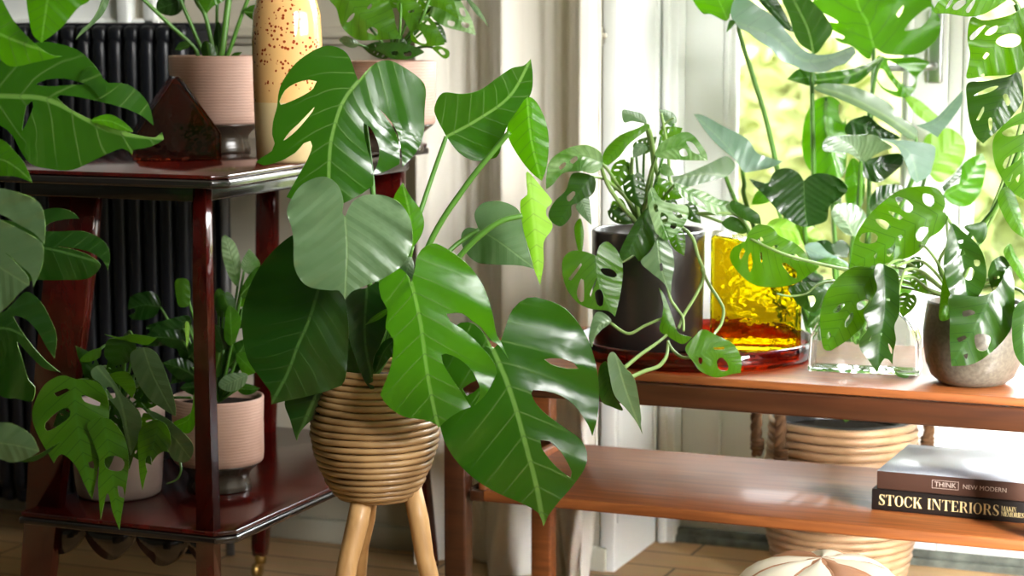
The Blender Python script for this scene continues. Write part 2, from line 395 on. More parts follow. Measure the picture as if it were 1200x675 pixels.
def leg_from_px(rows, d0, Y):
    """rows (px left, px right, py): a board standing in the plane Y, centred where the photograph shows it"""
    out = []
    for a, b, y in rows:
        A, B = PY(a, y, Y), PY(b, y, Y)
        out.append((A.z, (A.x+B.x)/2, abs(B.x-A.x)/2, Y, .011))
    return out
zt = ET-.0215
fl = leg_from_px([(62, 118, 215), (58, 112, 290), (51, 103, 370), (42, 88, 470), (36, 74, 570), (29, 64, 660), (22, 50, 760), (18, 42, 830)], 0, 2.83)
fl[0] = (zt,)+fl[0][1:]; fl[-1] = (0,)+fl[-1][1:]
obj('leg', board(fl, 0, 0), M['lacquer'], st)
fr = leg_from_px([(229, 245, 215), (230, 246, 330), (232, 250, 470), (234, 254, 610), (234, 255, 675), (234, 256, 840)], 0, 2.79)
fr[0] = (zt,)+fr[0][1:]; fr[-1] = (0,)+fr[-1][1:]
obj('leg', board(fr, 0, 0), M['lacquer'], st)
rl = leg_from_px([(303, 325, 205), (302, 324, 330), (300, 322, 470), (298, 318, 575), (297, 313, 640)], 0, 3.53)
rl[0] = (zt,)+rl[0][1:]
k1 = leg_from_px([(297, 313, 652)], 0, 3.53)[0]; rl.append((.045, k1[1], k1[2]*.8, 3.53, .011))
g = obj('leg', board(rl, 0, 0), M['lacquer'], st)
cx = k1[1]
obj('caster', join(lathe([(.006, .028), (.011, .030), (.012, .046), (.008, .05)], (cx, 3.53, 0), 20), xform(lathe([(.005, -.006), (.0155, -.006), (.0155, .006), (.005, .006)], (0, 0, 0), 24), Matrix.Translation((cx-.004, 3.525, .0155)) @ Matrix.Rotation(pi/2, 4, 'Y'))), M['brass'], g)
rr = leg_from_px([(434, 472, 170), (438, 474, 230), (446, 482, 330), (462, 492, 440), (482, 502, 560), (496, 510, 645)], 0, 3.60)
rr[0] = (zt,)+rr[0][1:]
k2 = leg_from_px([(499, 512, 665)], 0, 3.60)[0]; rr.append((.040, k2[1], k2[2], 3.60, .011))
g = obj('leg', board(rr, 0, 0), M['lacquer'], st)
cx = k2[1]
obj('caster', join(lathe([(.006, .028), (.011, .030), (.012, .050), (.008, .055)], (cx, 3.60, 0), 20), xform(lathe([(.005, -.006), (.0155, -.006), (.0155, .006), (.005, .006)], (0, 0, 0), 24), Matrix.Translation((cx-.004, 3.595, .0155)) @ Matrix.Rotation(pi/2, 4, 'Y'))), M['brass'], g)
# ================================================================ pots
def ribbed(name, c1, c2, rough, s=120):
    m = simple(name, c1, rough, .35, noise=.2, scale=9, col2=c2)
    nt = m.node_tree; b = nt.nodes['Principled BSDF']
    tc = N(nt, 'ShaderNodeTexCoord'); w = N(nt, 'ShaderNodeTexWave'); w.bands_direction = 'Z'; w.inputs['Scale'].default_value = s; w.inputs['Distortion'].default_value = 1.5
    nt.links.new(tc.outputs['Object'], w.inputs['Vector'])
    bp = N(nt, 'ShaderNodeBump'); bp.inputs['Strength'].default_value = .22; bp.inputs['Distance'].default_value = .0015
    nt.links.new(w.outputs['Fac'], bp.inputs['Height']); nt.links.new(bp.outputs['Normal'], b.inputs['Normal'])
    return m
M['blush'] = ribbed('blush_ceramic', (.50, .33, .265), (.42, .26, .205), .55, 60)
M['olive'] = simple('olive_glaze', (.045, .035, .024), .25, .5, .4)
M['soil'] = simple('potting_soil', (.022, .015, .010), .95, .1, noise=.6, scale=90, bump=.8, bscale=220)
M['charcoal'] = simple('dark_brown_glaze', (.016, .012, .010), .28, .5, .2, bump=.1)
M['stone'] = simple('speckled_stoneware', (.115, .10, .075), .35, .5, .15, noise=.35, scale=160, col2=(.07, .06, .045), bump=.15, bscale=150)
def footed_pot(root, c, r, h):
    """blush cylinder narrowing to a dark foot"""
    body = [(r*.955, .30*h), (r*.985, .32*h), (r, .40*h), (r*1.0, .75*h), (r*1.015, .985*h), (r*1.0, h), (r*.955, h*.995), (r*.94, .93*h), (r*.90, .30*h)]
    obj('pot_body', lathe(body, c, 72, cap=False, closed=True), M['blush'], root)
    foot = [(r*.70, 0), (r*.72, .01*h), (r*.70, .07*h), (r*.66, .12*h), (r*.68, .17*h), (r*.74, .21*h), (r*.90, .275*h), (r*.955, .298*h), (r*.5, .2985*h)]
    obj('pot_foot', lathe(foot, c, 72), M['olive'], root)
    obj('soil', lathe([(r*.90, .86*h), (r*.938, .90*h), (r*.5, .92*h), (r*.1, .925*h)], c, 40), M['soil'], root)
# ================================================================ glass things, vase, books, baskets
M['amber'] = glass('amber_glass', (.42, .045, .012), .02, 1.45, .15, 25)
M['yellow'] = glass('yellow_glass', (.84, .67, .008), .04, 1.45, .28, 35)
M['clear'] = glass('clear_glass', (.97, .98, .96), .02, 1.45, .10, 25)
M['ruby'] = glass('red_amber_glass', (.48, .022, .003), .03, 1.45, .2, 18)
def shell_prism(profile, depth, wall, bev=.003):
    """hollow glass: closed xz profile swept along y, open inside (walls of real thickness)"""
    n = len(profile); cxm = sum(p[0] for p in profile)/n; czm = sum(p[1] for p in profile)/n
    bm = bmesh.new()
    def shell(pts, y0, y1):
        a = [bm.verts.new((x, y0, z)) for x, z in pts]; b = [bm.verts.new((x, y1, z)) for x, z in pts]
        bm.faces.new(a); bm.faces.new(list(reversed(b)))
        for i in range(n): bm.faces.new((a[i], b[i], b[(i+1) % n], a[(i+1) % n]))
    shell(profile, -depth/2, depth/2)
    bmesh.ops.recalc_face_normals(bm, faces=list(bm.faces))
    bmesh.ops.bevel(bm, geom=list(bm.edges), offset=bev, segments=2, profile=.5, affect='EDGES')
    k = 1-wall*2/max(max(p[0] for p in profile)-min(p[0] for p in profile), 1e-6)
    inner = [(cxm+(x-cxm)*k, czm+(z-czm)*k) for x, z in profile]
    before = set(bm.faces)
    shell(inner, -depth/2+wall, depth/2-wall)
    new = [f for f in bm.faces if f not in before]
    bmesh.ops.recalc_face_normals(bm, faces=new)
    bmesh.ops.reverse_faces(bm, faces=new)
    return from_bm(bm)
def place(vf, loc, rz): return xform(vf, Matrix.Translation(loc) @ Matrix.Rotation(rz, 4, 'Z'))
# amber house block on the top tier
pb = PZ(206, 189, ET)
prof = [(-.071, 0), (.071, 0), (.071, .046), (.004, .142), (-.004, .142), (-.071, .046)]
o = obj('glass_house', place(shell_prism(prof, .085, .012), (pb.x-.017, pb.y+.03, ET+.0004), radians(38)), M['amber'], smooth=False)
tag(o, 'dark amber glass house shaped block on the red stand', 'glass house')
# yellow glass house in the tray
pt = PZ(878, 404, TT)
yprof = [(-.080, 0), (.080, 0), (.080, .150), (.020, .186), (-.075, .192), (-.080, .188)]
TRC = P(806, 400, 3.52); TRC = Vector((TRC.x, 3.421, TT))
o = obj('glass_house', place(shell_prism([(-.079, 0), (.079, 0), (.079, .150), (.0, .190), (-.073, .204), (-.079, .200)], .085, .008), (-.940, 3.47, TT+.0105), radians(16)), M['yellow'], smooth=False)
tag(o, 'yellow textured glass house shaped block in the red tray', 'glass house')
# clear arched glass block
ap = [(-.092, 0), (.092, 0), (.092, .02)]+[(.092*cos(a), .035+.090*sin(a)) for a in [pi*k/14 for k in range(1, 14)]]+[(-.092, .02)]
cl = PZ(944, 435, TT)
o = obj('glass_arch', place(shell_prism(ap, .060, .007, .002), (cl.x+.092, cl.y+.040, TT+.0005), radians(6)), M['clear'], smooth=False)
tag(o, 'clear arched glass block on the coffee table beside the grey pot', 'glass block')
# red glass tray
R = .210
tr = [(R*.93, 0), (R*.985, .004), (R, .014), (R, .030), (R*.99, .034), (R*.965, .033), (R*.955, .016), (R*.92, .010), (.02, .009)]
V, F_ = lathe(tr, (0, 0, 0), 96)
o = obj('glass_tray', ([(v[0]+TRC.x, v[1]+TRC.y, v[2]+TT+.0004) for v in V], F_), M['ruby'])
tag(o, 'round red amber glass tray under the dark brown pot on the coffee table', 'tray')
# speckled vase on the stand
def vase_mat():
    m, nt, b = new_mat('speckled_amber_glass')
    tc = N(nt, 'ShaderNodeTexCoord'); vo = N(nt, 'ShaderNodeTexVoronoi'); vo.inputs['Scale'].default_value = 150; vo.inputs['Randomness'].default_value = 1
    nz = N(nt, 'ShaderNodeTexNoise'); nz.inputs['Scale'].default_value = 34; nz.inputs['Detail'].default_value = 3
    nt.links.new(tc.outputs['Object'], vo.inputs['Vector']); nt.links.new(tc.outputs['Object'], nz.inputs['Vector'])
    mt = N(nt, 'ShaderNodeMath'); mt.operation = 'MULTIPLY'; mt.inputs[1].default_value = .60; nt.links.new(nz.outputs['Fac'], mt.inputs[0])
    lt = N(nt, 'ShaderNodeMath'); lt.operation = 'LESS_THAN'; nt.links.new(vo.outputs['Distance'], lt.inputs[0]); nt.links.new(mt.outputs[0], lt.inputs[1])
    gr = N(nt, 'ShaderNodeMath'); gr.operation = 'GREATER_THAN'; gr.inputs[1].default_value = .50; nt.links.new(nz.outputs['Fac'], gr.inputs[0])
    an = N(nt, 'ShaderNodeMath'); an.operation = 'MULTIPLY'; nt.links.new(lt.outputs[0], an.inputs[0]); nt.links.new(gr.outputs[0], an.inputs[1])
    sx = N(nt, 'ShaderNodeSeparateXYZ'); nt.links.new(tc.outputs['Object'], sx.inputs[0])
    up = N(nt, 'ShaderNodeMath'); up.operation = 'GREATER_THAN'; up.inputs[1].default_value = .100; nt.links.new(sx.outputs['Z'], up.inputs[0])
    an2 = N(nt, 'ShaderNodeMath'); an2.operation = 'MULTIPLY'; nt.links.new(an.outputs[0], an2.inputs[0]); nt.links.new(up.outputs[0], an2.inputs[1])
    b0 = N(nt, 'ShaderNodeMix'); b0.data_type = 'RGBA'; b0.inputs['A'].default_value = (.72, .56, .30, 1); b0.inputs['B'].default_value = (.74, .44, .17, 1)
    nt.links.new(up.outputs[0], b0.inputs['Factor'])
    mx = N(nt, 'ShaderNodeMix'); mx.data_type = 'RGBA'; mx.inputs['B'].default_value = (.25, .04, .008, 1)
    nt.links.new(b0.outputs['Result'], mx.inputs['A']); nt.links.new(an2.outputs[0], mx.inputs['Factor']); nt.links.new(mx.outputs['Result'], b.inputs['Base Color'])
    b.inputs['Roughness'].default_value = .15; b.inputs['Transmission Weight'].default_value = .25; b.inputs['IOR'].default_value = 1.3; b.inputs['Coat Weight'].default_value = .5
    return m
vb = PZ(338, 172, ET); r = 40/FPX*3.42
vb = P(338, 166, 3.42); vb.z = ET+.0004
vz = [(r*.86, 0), (r*.94, .006), (r*.97, .05), (r, .12), (r*1.02, .20), (r*.98, .245), (r*.86, .272), (r*.62, .287), (r*.60, .30), (r*.56, .30), (r*.57, .285), (r*.80, .268), (r*.92, .24), (r*.95, .12), (r*.88, .012), (r*.1, .010)]
o = obj('vase', lathe(vz, vb, 64), vase_mat()); tag(o, 'cream glass vase speckled with amber dots on the red stand', 'vase')
# ---------------- books
M['book_brown'] = simple('brown_cloth_cover', (.055, .025, .016), .55, .3, bump=.1, bscale=300)
M['book_black'] = simple('black_cover', (.010, .007, .006), .45, .4)
M['book_top'] = simple('pale_blue_grey_dust_jacket', (.50, .56, .62), .25, .5, .3)  # reflected sky painted into the base colour
M['paper'] = simple('page_edges', (.75, .70, .6), .9, .1)
M['gold'] = simple('pale_gold_foil', (.72, .58, .28), .4)
M['silver_ink'] = simple('pale_print', (.45, .38, .33), .5)
def book(name, label, x0, y0, z0, wdt, dep, th, cov, top, rz):
    root = thing(name, label, 'book', (x0, y0, z0), None)
    T = Matrix.Translation((x0, y0, z0)) @ Matrix.Rotation(rz, 4, 'Z')
    obj('page_block', xform(box(.003, wdt-.003, .006, dep-.004, .0025, th-.0025, .0005), T), M['paper'], root, smooth=False)
    obj('cover', xform(join(box(0, wdt, 0, .006, 0, th, .0015), box(0, wdt, .006, dep, 0, .0025, .0008)), T), cov, root)
    obj('front_cover', xform(box(0, wdt, .001, dep, th-.0024, th+.0004, .0008), T), top, root)
    return root, T
def solid(polys, depth, T):
    """thin raised lettering: polygons in the xz plane of a spine"""
    V, F_ = [], []
    for p in polys:
        k = len(V); n = len(p)
        V += [tuple(T @ Vector((x, -depth, z))) for x, z in p]+[tuple(T @ Vector((x, .0002, z))) for x, z in p]
        F_ += [tuple(range(k, k+n))]+[(k+i, k+n+i, k+n+(i+1) % n, k+(i+1) % n) for i in range(n)]
    return V, F_
def arc(cx, cz, rx, rz, a0, a1, tw, tn, n=12):
    """didone bowl: strokes thick at the sides, thin at top and bottom; quads"""
    out = []
    for i in range(n):
        q = []
        for t in (i/n, (i+1)/n):
            a = radians(a0+(a1-a0)*t); w = tn+(tw-tn)*abs(cos(a))
            q.append(((cx+rx*cos(a), cz+rz*sin(a)), (cx+(rx-w)*cos(a), cz+(rz-(tn+(w-tn)*.2))*sin(a))))
        out.append([q[0][0], q[1][0], q[1][1], q[0][1]])
    return out
def rect(x0, z0, x1, z1): return [(x0, z0), (x1, z0), (x1, z1), (x0, z1)]
def glyph(ch, w=.17, t=.035):
    s = .02
    if ch == 'I': return [rect(.06, 0, .06+w, 1), rect(0, 0, .12+w, t), rect(0, 1-t, .12+w, 1)], .12+w
    if ch == 'T': return [rect(.28, 0, .28+w, 1), rect(.2, 0, .36+w, t), rect(0, 1-t, .73, 1), [(0, .75), (.03, .75), (.08, 1), (0, 1)], [(.73, .75), (.70, .75), (.65, 1), (.73, 1)]], .73
    if ch == 'N': return [rect(.08, 0, .08+t, 1), rect(.70, 0, .70+t, 1), [(.06, 1), (.06+w+.05, 1), (.735, 0), (.70, 0)], rect(0, 0, .2, t), rect(0, 1-t, .14, 1), rect(.6, 1-t, .82, 1)], .82
    if ch == 'E': return [rect(.07, 0, .07+w, 1), rect(0, 0, .62, t), rect(0, 1-t, .60, 1), rect(.2, .5-t/2, .42, .5+t/2), [(.60, 1), (.60, .76), (.575, .76), (.5, 1)], [(.64, .27), (.62, 0), (.5, 0), (.615, .27)], rect(.41, .38, .44, .62)], .64
    if ch == 'R': return [rect(.07, 0, .07+w, 1), rect(0, 0, .32, t), rect(0, 1-t, .38, 1), rect(.2, .48, .38, .48+t), [(.36, .50), (.50, .46), (.74, .02), (.76, 0), (.6, 0)]]+arc(.36, .74, .29, .26, -90, 90, w, t), .76
    if ch == 'K': return [rect(.07, 0, .07+w, 1), rect(0, 0, .32, t), rect(0, 1-t, .32, 1), [(.22, .36), (.62, 1), (.66, 1), (.26, .36)], [(.34, .52), (.44, .66), (.80, 0), (.60, 0)], rect(.52, 0, .84, t), rect(.5, 1-t, .76, 1)], .84
    if ch == 'O': return arc(.38, .5, .38, .515, 0, 360, w, t, 28), .76
    if ch == 'C': return arc(.38, .5, .38, .515, 40, 320, w, t, 22)+[[(.66, .66), (.70, .66), (.70, 1), (.67, 1)], [(.64, .30), (.70, .34), (.70, .22), (.66, .18)]], .71
    if ch == 'S': return arc(.28, .745, .235, .27, 35, 215, w*.75, t, 14)+arc(.28, .255, .26, .27, -145, 35, w*.75, t, 14)+[[(.06, .60), (.14, .74), (.52, .40), (.47, .22)], [(.48, .72), (.51, .72), (.51, 1), (.485, 1)], [(.02, 0), (.045, 0), (.05, .3), (.02, .3)]], .55
    if ch == 'A': return [[(.34, 1), (.40, 1), (.14, 0), (.10, 0)], [(.34, 1), (.42, 1), (.80, 0), (.60, 0)], rect(.2, .3, .6, .3+t), rect(0, 0, .24, t), rect(.52, 0, .86, t)], .86
    if ch == 'M': return [rect(.08, 0, .08+t, 1), rect(.80, 0, .80+w, 1), [(.06, 1), (.06+w, 1), (.52, .0), (.46, 0)], [(.80, 1), (.86, 1), (.52, 0), (.47, 0)], rect(0, 0, .2, t), rect(.72, 0, 1.05, t), rect(0, 1-t, .2, 1), rect(.8, 1-t, 1.05, 1)], 1.05
    return [], .3
def word(text, x, z, h, sx=1.0, gap=.10):
    out = []
    for ch in text:
        g, w = glyph(ch); out += [[(x+a*h*sx, z+b*h) for a, b in p] for p in g]; x += (w+gap)*h*sx
    return out, x
b0 = PZ(1021, 597, TS)
bk, T1 = book('book', 'black book with gold spine lettering lying at the bottom of the pair on the shelf', b0.x, b0.y-.0, TS+.0004, .310, .235, .0345, M['book_black'], M['book_black'], radians(-1.5))
ps, xe = word('STOCK', .0125, .0090, .0178, 1.02); ps2, xe = word('INTERIORS', xe+.007, .0090, .0178, 1.02)
ps3, _ = word('MAKING', xe+.002, .0180, .0078, .75, .06); ps4, _ = word('MEMORIES', xe+.002, .0092, .0078, .75, .06)
obj('spine_lettering', solid(ps+ps2+ps3+ps4, .0004, T1), M['gold'], bk, smooth=False)
bk2, T2 = book('book', 'brown book with a pale glossy cover lying on top of the black book', b0.x+.0075, b0.y+.003, TS+.0356, .300, .235, .0305, M['book_brown'], M['book_top'], radians(-1.5))
def sans(text, size, x, z, T):
    c = bpy.data.curves.new('print', 'FONT'); c.body = text; c.size = size; c.extrude = 0
    o = bpy.data.objects.new('print', c); COL.objects.link(o)
    bpy.context.view_layer.update()
    me = bpy.data.meshes.new_from_object(o.evaluated_get(bpy.context.evaluated_depsgraph_get()))
    V = [tuple(T @ Vector((x+v.co.x, -.0004, z+v.co.y))) for v in me.vertices]; F_ = [tuple(p.vertices) for p in me.polygons]
    w = max(v.co.x for v in me.vertices)
    bpy.data.objects.remove(o); bpy.data.curves.remove(c); bpy.data.meshes.remove(me)
    return (V, F_), w
xa = .092
s1, w1_ = sans('THINK', .0118, xa+.004, .0125, T2); s2, w2_ = sans('NEW MODERN', .0105, xa+w1_+.0145, .0128, T2)
bw = w1_+.008
fr_ = solid([rect(xa, .0095, xa+bw, .0101), rect(xa, .0226, xa+bw, .0232), rect(xa, .0095, xa+.0006, .0232), rect(xa+bw-.0006, .0095, xa+bw, .0232)], .0004, T2)
obj('spine_print', join(s1, s2, fr_), M['silver_ink'], bk2, smooth=False)
cov_ = []
for k in range(5):
    cov_.append([(.150+.014*k, .10), (.154+.014*k, .10), (.175+.014*k, .15), (.171+.014*k, .15)])
Vc, Fc_ = [], []
for p in cov_:
    k = len(Vc); Vc += [tuple(T2 @ Vector((x, y, .0312))) for x, y in p]; Fc_.append(tuple(range(k, k+4)))
obj('cover_print', (Vc, Fc_), simple('cover_print_ink', (.6, .62, .62), .5), bk2, smooth=False)
# ---------------- leather pouf below the table
def pouf():
    c = P(962, 690, 3.05); c.z = 0
    root = thing('pouf', 'cream and terracotta leather pouf on the floor in front of the coffee table', 'pouf', c)
    cream = simple('cream_leather', (.80, .72, .58), .6, .3, bump=.2, bscale=40); terra = simple('terracotta_leather', (.50, .24, .13), .6, .3, bump=.2, bscale=40)
    rx, h = .150, .283
    nseg = 8
    for k in range(nseg):
        V, F_ = [], []; n1, n2 = 10, 18
        for i in range(n1+1):
            a = 2*pi*(k+i/n1)/nseg+.5
            for j in range(n2+1):
                t = -pi/2+pi*j/n2; e = .62
                puff = 1+.035*sin(pi*i/n1)
                ct, s_ = abs(cos(t))**e*(1 if cos(t) >= 0 else -1), abs(sin(t))**.8*(1 if sin(t) > 0 else -1)
                V.append((c.x+rx*ct*cos(a)*puff, c.y+rx*ct*sin(a)*puff, h/2+h/2*s_*(1+.04*sin(pi*i/n1))))
        for i in range(n1):
            for j in range(n2): F_.append((i*(n2+1)+j, (i+1)*(n2+1)+j, (i+1)*(n2+1)+j+1, i*(n2+1)+j+1))
        zz = min(v[2] for v in V)
        V = [(x, y, z-zz) for x, y, z in V]
        obj('panel', (V, F_), cream if k % 4 != 2 else terra, root)
    seam = []
    for k in range(nseg):
        a = 2*pi*k/nseg+.5
        pts = [(c.x+rx*1.005*abs(cos(t))**.62*cos(a), c.y+rx*1.005*abs(cos(t))**.62*sin(a), h/2+h/2*1.005*abs(sin(t))**.8*(1 if sin(t) > 0 else -1)+.004) for t in [-1.3+2.86*j/18 for j in range(19)]]
        seam.append(tube(pts, .0028, 6))
    obj('piping', join(*seam), terra, root)
    obj('top_button', lathe([(.035, 0), (.034, .006), (.02, .011), (.002, .013)], (c.x, c.y, h-.002), 24), terra, root)
pouf()
# ---------------- rattan: coils
def rattan(name, c1, c2):
    m = simple(name, c1, .45, .4, .15, noise=.4, scale=16, col2=c2)
    nt = m.node_tree; b = nt.nodes['Principled BSDF']
    return m
M['rattan'] = rattan('honey_rattan', (.40, .25, .11), (.22, .125, .05))
M['rattan2'] = rattan('tan_rattan', (.46, .30, .17), (.30, .18, .09))
M['legwood'] = wood('debarked_branch', (.42, .23, .085), (.62, .38, .16), .5, .1, (14, 14, 1.6), 4)
M['plastic'] = simple('black_plastic', (.012, .012, .012), .4)
def coil_bowl(name, prof, c, rt, mat, root, wob=.0006):
    """prof: function z -> radius over coils"""
    parts = []
    for k, (r_, z) in enumerate(prof):
        parts.append(ring((c[0], c[1], c[2]+z), r_-rt, rt*(1+.08*sin(k*2.7)), 84, 8, wob, k))
    inner = lathe([(r_-rt*1.6, z) for r_, z in prof], c, 60, cap=False)
    base = lathe([(prof[0][0]-rt*1.6, prof[0][1]), (.004, prof[0][1]+.001)], c, 60)
    return obj(name, join(*parts, inner, base), mat, root)
# ================================================================ leaves
def leaf_mat(name, c1, c2, trans, rough=.32, tw=.30, vein=(.25, .45, .10), vn=7, vstr=.5, bump=.22, spec=.5, sharp=.35):
    m, nt, b = new_mat(name); lk = nt.links.new
    uv = N(nt, 'ShaderNodeUVMap'); sp = N(nt, 'ShaderNodeSeparateXYZ'); lk(uv.outputs[0], sp.inputs[0])
    def mth(op, a, c=None, d=None):
        n = N(nt, 'ShaderNodeMath'); n.operation = op
        for i, v in enumerate((a, c, d)):
            if v is None: continue
            if isinstance(v, (int, float)): n.inputs[i].default_value = v
            else: lk(v, n.inputs[i])
        return n.outputs[0]
    s, t = sp.outputs['X'], mth('ABSOLUTE', sp.outputs['Y'])
    q = mth('MULTIPLY', mth('SUBTRACT', s, mth('MULTIPLY', t, .75)), vn)
    fr = mth('ABSOLUTE', mth('SUBTRACT', mth('FRACT', q), .5))
    def smooth(v, a, c):
        n = N(nt, 'ShaderNodeMapRange'); n.interpolation_type = 'SMOOTHSTEP'; lk(v, n.inputs['Value'])
        n.inputs['From Min'].default_value = a; n.inputs['From Max'].default_value = c; n.inputs['To Min'].default_value = 1; n.inputs['To Max'].default_value = 0
        return n.outputs[0]
    mid = smooth(t, .006, .018); lat = smooth(fr, .018, .06)
    latf = mth('MULTIPLY', lat, smooth(t, .10, .42))
    vm = mth('MAXIMUM', mid, mth('MULTIPLY', latf, .55))
    tc = N(nt, 'ShaderNodeTexCoord'); nz = N(nt, 'ShaderNodeTexNoise'); nz.inputs['Scale'].default_value = 26; nz.inputs['Detail'].default_value = 3
    lk(tc.outputs['Object'], nz.inputs['Vector'])
    mx = N(nt, 'ShaderNodeMix'); mx.data_type = 'RGBA'; mx.inputs['A'].default_value = (*c1, 1); mx.inputs['B'].default_value = (*c2, 1); rr = N(nt, 'ShaderNodeMapRange'); rr.inputs['From Min'].default_value = .5-sharp; rr.inputs['From Max'].default_value = .5+sharp; lk(nz.outputs['Fac'], rr.inputs['Value']); lk(rr.outputs[0], mx.inputs['Factor'])
    m2 = N(nt, 'ShaderNodeMix'); m2.data_type = 'RGBA'; lk(mx.outputs['Result'], m2.inputs['A']); m2.inputs['B'].default_value = (*vein, 1)
    lk(mth('MULTIPLY', vm, vstr), m2.inputs['Factor']); lk(m2.outputs['Result'], b.inputs['Base Color'])
    b.inputs['Roughness'].default_value = rough; b.inputs['Specular IOR Level'].default_value = spec
    quilt = mth('ADD', mth('MULTIPLY', mth('POWER', mth('MULTIPLY', fr, 2), 1.0), -1.0), mth('MULTIPLY', nz.outputs['Fac'], .8))
    bp = N(nt, 'ShaderNodeBump'); bp.inputs['Strength'].default_value = bump; bp.inputs['Distance'].default_value = .0022
    lk(mth('SUBTRACT', quilt, mth('MULTIPLY', mid, .6)), bp.inputs['Height']); lk(bp.outputs['Normal'], b.inputs['Normal'])
    tr = N(nt, 'ShaderNodeBsdfTranslucent')
    m3 = N(nt, 'ShaderNodeMix'); m3.data_type = 'RGBA'; m3.inputs['A'].default_value = (*trans, 1); m3.inputs['B'].default_value = tuple(c*.55 for c in trans)+(1,); lk(latf, m3.inputs['Factor'])
    lk(m3.outputs['Result'], tr.inputs['Color'])
    ms = N(nt, 'ShaderNodeMixShader'); ms.inputs[0].default_value = tw
    lk(b.outputs[0], ms.inputs[1]); lk(tr.outputs[0], ms.inputs[2]); lk(ms.outputs[0], nt.nodes['Material Output'].inputs['Surface'])
    return m
LM = {
 'mid':  leaf_mat('leaf_green', (.012, .058, .003), (.020, .078, .005), (.24, .50, .02), .27, .30),
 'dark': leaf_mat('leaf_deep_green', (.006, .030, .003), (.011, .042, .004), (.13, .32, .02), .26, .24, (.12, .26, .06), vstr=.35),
 'bri':  leaf_mat('leaf_fresh_green', (.026, .112, .003), (.038, .138, .004), (.38, .70, .02), .30, .40),
 'lime': leaf_mat('leaf_lime', (.22, .42, .04), (.28, .50, .06), (.5, .8, .08), .4, .40, (.4, .6, .15)),
 'grey': leaf_mat('leaf_silvery_green', (.075, .150, .060), (.115, .200, .090), (.18, .40, .06), .36, .20, (.28, .42, .16), vstr=.4, spec=1.0),  # green leaf lightened: sky reflection put into the base colour
 'silv': leaf_mat('leaf_silver_sheen', (.13, .22, .16), (.22, .32, .27), (.25, .5, .12), .24, .25, (.3, .45, .25), vstr=.3, spec=1.0),  # stronger sky reflection painted into the leaf colour
 'pale': leaf_mat('leaf_variegated', (.045, .14, .02), (.32, .45, .25), (.38, .62, .12), .30, .30, (.10, .24, .06), vn=9, spec=.8, bump=.35, vstr=.3, sharp=.10),  # light patches: painted glints on the vines, variegation on the stand plant
 'adan': leaf_mat('vine_leaf_green', (.030, .098, .004), (.046, .130, .006), (.42, .70, .03), .30, .36, (.05, .16, .02), vn=9, vstr=.5, bump=.14),
 'adad': leaf_mat('vine_leaf_deep_green', (.011, .042, .004), (.020, .060, .006), (.24, .46, .02), .28, .30, (.03, .09, .02), vn=9, vstr=.5, bump=.14),
}
M['rim'] = simple('leaf_margin', (.20, .38, .07), .4)
M['stem'] = simple('green_stem', (.075, .20, .025), .40, .4, noise=.25, scale=14)
M['stem_pale'] = simple('pale_stem', (.22, .34, .10), .45, .4, noise=.2, scale=14)
def inpoly(x, y, p):
    c = False; j = len(p)-1
    for i in range(len(p)):
        xi, yi = p[i]; xj, yj = p[j]
        if (yi > y) != (yj > y) and x < (xj-xi)*(y-yi)/(yj-yi)+xi: c = not c
        j = i
    return c
def smooth_outline(pts, step):
    """closed Catmull-Rom through (x, y) points; a third value marks a sharp corner"""
    n = len(pts); P_ = [Vector((p[0], p[1])) for p in pts]; sh = [len(p) > 2 for p in pts]; out = []
    for i in range(n):
        a, b_, c, d = P_[i-1], P_[i], P_[(i+1) % n], P_[(i+2) % n]
        if sh[i]: a = b_
        if sh[(i+1) % n]: d = c
        k = max(1, min(12, int(round((c-b_).length/step))))
        for q in range(k):
            t = q/k
            v = .5*((2*b_)+(c-a)*t+(2*a-5*b_+4*c-d)*t*t+(3*b_-a-3*c+d)*t**3)
            out.append((v.x, v.y))
    return out
class Mid:
    def __init__(s, pts):
        s.p = [Vector(q) for q in catmull([(x, y, 0) for x, y in pts], 6)]
        s.l = [0]
        for a, b_ in zip(s.p, s.p[1:]): s.l.append(s.l[-1]+(b_-a).length)
        s.L = s.l[-1]
    def st(s, x, y):
        q = Vector((x, y, 0)); best = None; m = len(s.p)-1
        for i in range(m):
            a, b_ = s.p[i], s.p[i+1]; ab = b_-a; l2 = ab.length_squared
            u = (q-a).dot(ab)/l2
            uc = u
            if i > 0: uc = max(uc, 0)
            if i < m-1: uc = min(uc, 1)
            r = q-(a+ab*uc); dd = r.length_squared
            cr = ab.x*(q.y-a.y)-ab.y*(q.x-a.x)
            if best is None or dd < best[0]: best = (dd, (s.l[i]+uc*sqrt(l2))/s.L, (1 if cr > 0 else -1)*sqrt(dd)/s.L)
        return best[1], best[2]
def LEAF(root, out, mid, d, mat='mid', tilt=-.15, bend=.10, fold=.12, roll=0, rip=.05, holes=(), name='leaf', thick=.0008, label=None, extra=()):
    """a leaf blade: its outline lies on a curved, tilted surface of real size at distance d.
    tilt/bend: how the blade leans away along the midrib; fold: how the halves fall back; roll: sideways lean; rip: waves between veins"""
    V, faces, U = [], [], []
    for oo, hh, off in [(out, holes, 0)]+[(e, (), o2) for e, o2 in extra]:
        v_, f_, u_ = BLADE(oo, mid, d+off, tilt, bend, fold, roll, rip, hh)
        k = len(V); V += v_; U += u_; faces += [tuple(i+k for i in f) for f in f_]
    o_ = obj(name, (V, faces), [LM[mat], M['rim']], root, uvs=U)
    md_ = o_.modifiers.new('thickness', 'SOLIDIFY'); md_.thickness = thick; md_.offset = 0; md_.material_offset_rim = 1; md_.use_quality_normals = False
    es_ = o_.modifiers.new('crisp_margin', 'EDGE_SPLIT'); es_.split_angle = radians(55); es_.use_edge_sharp = False
    if label: o_['label'] = label
    return o_
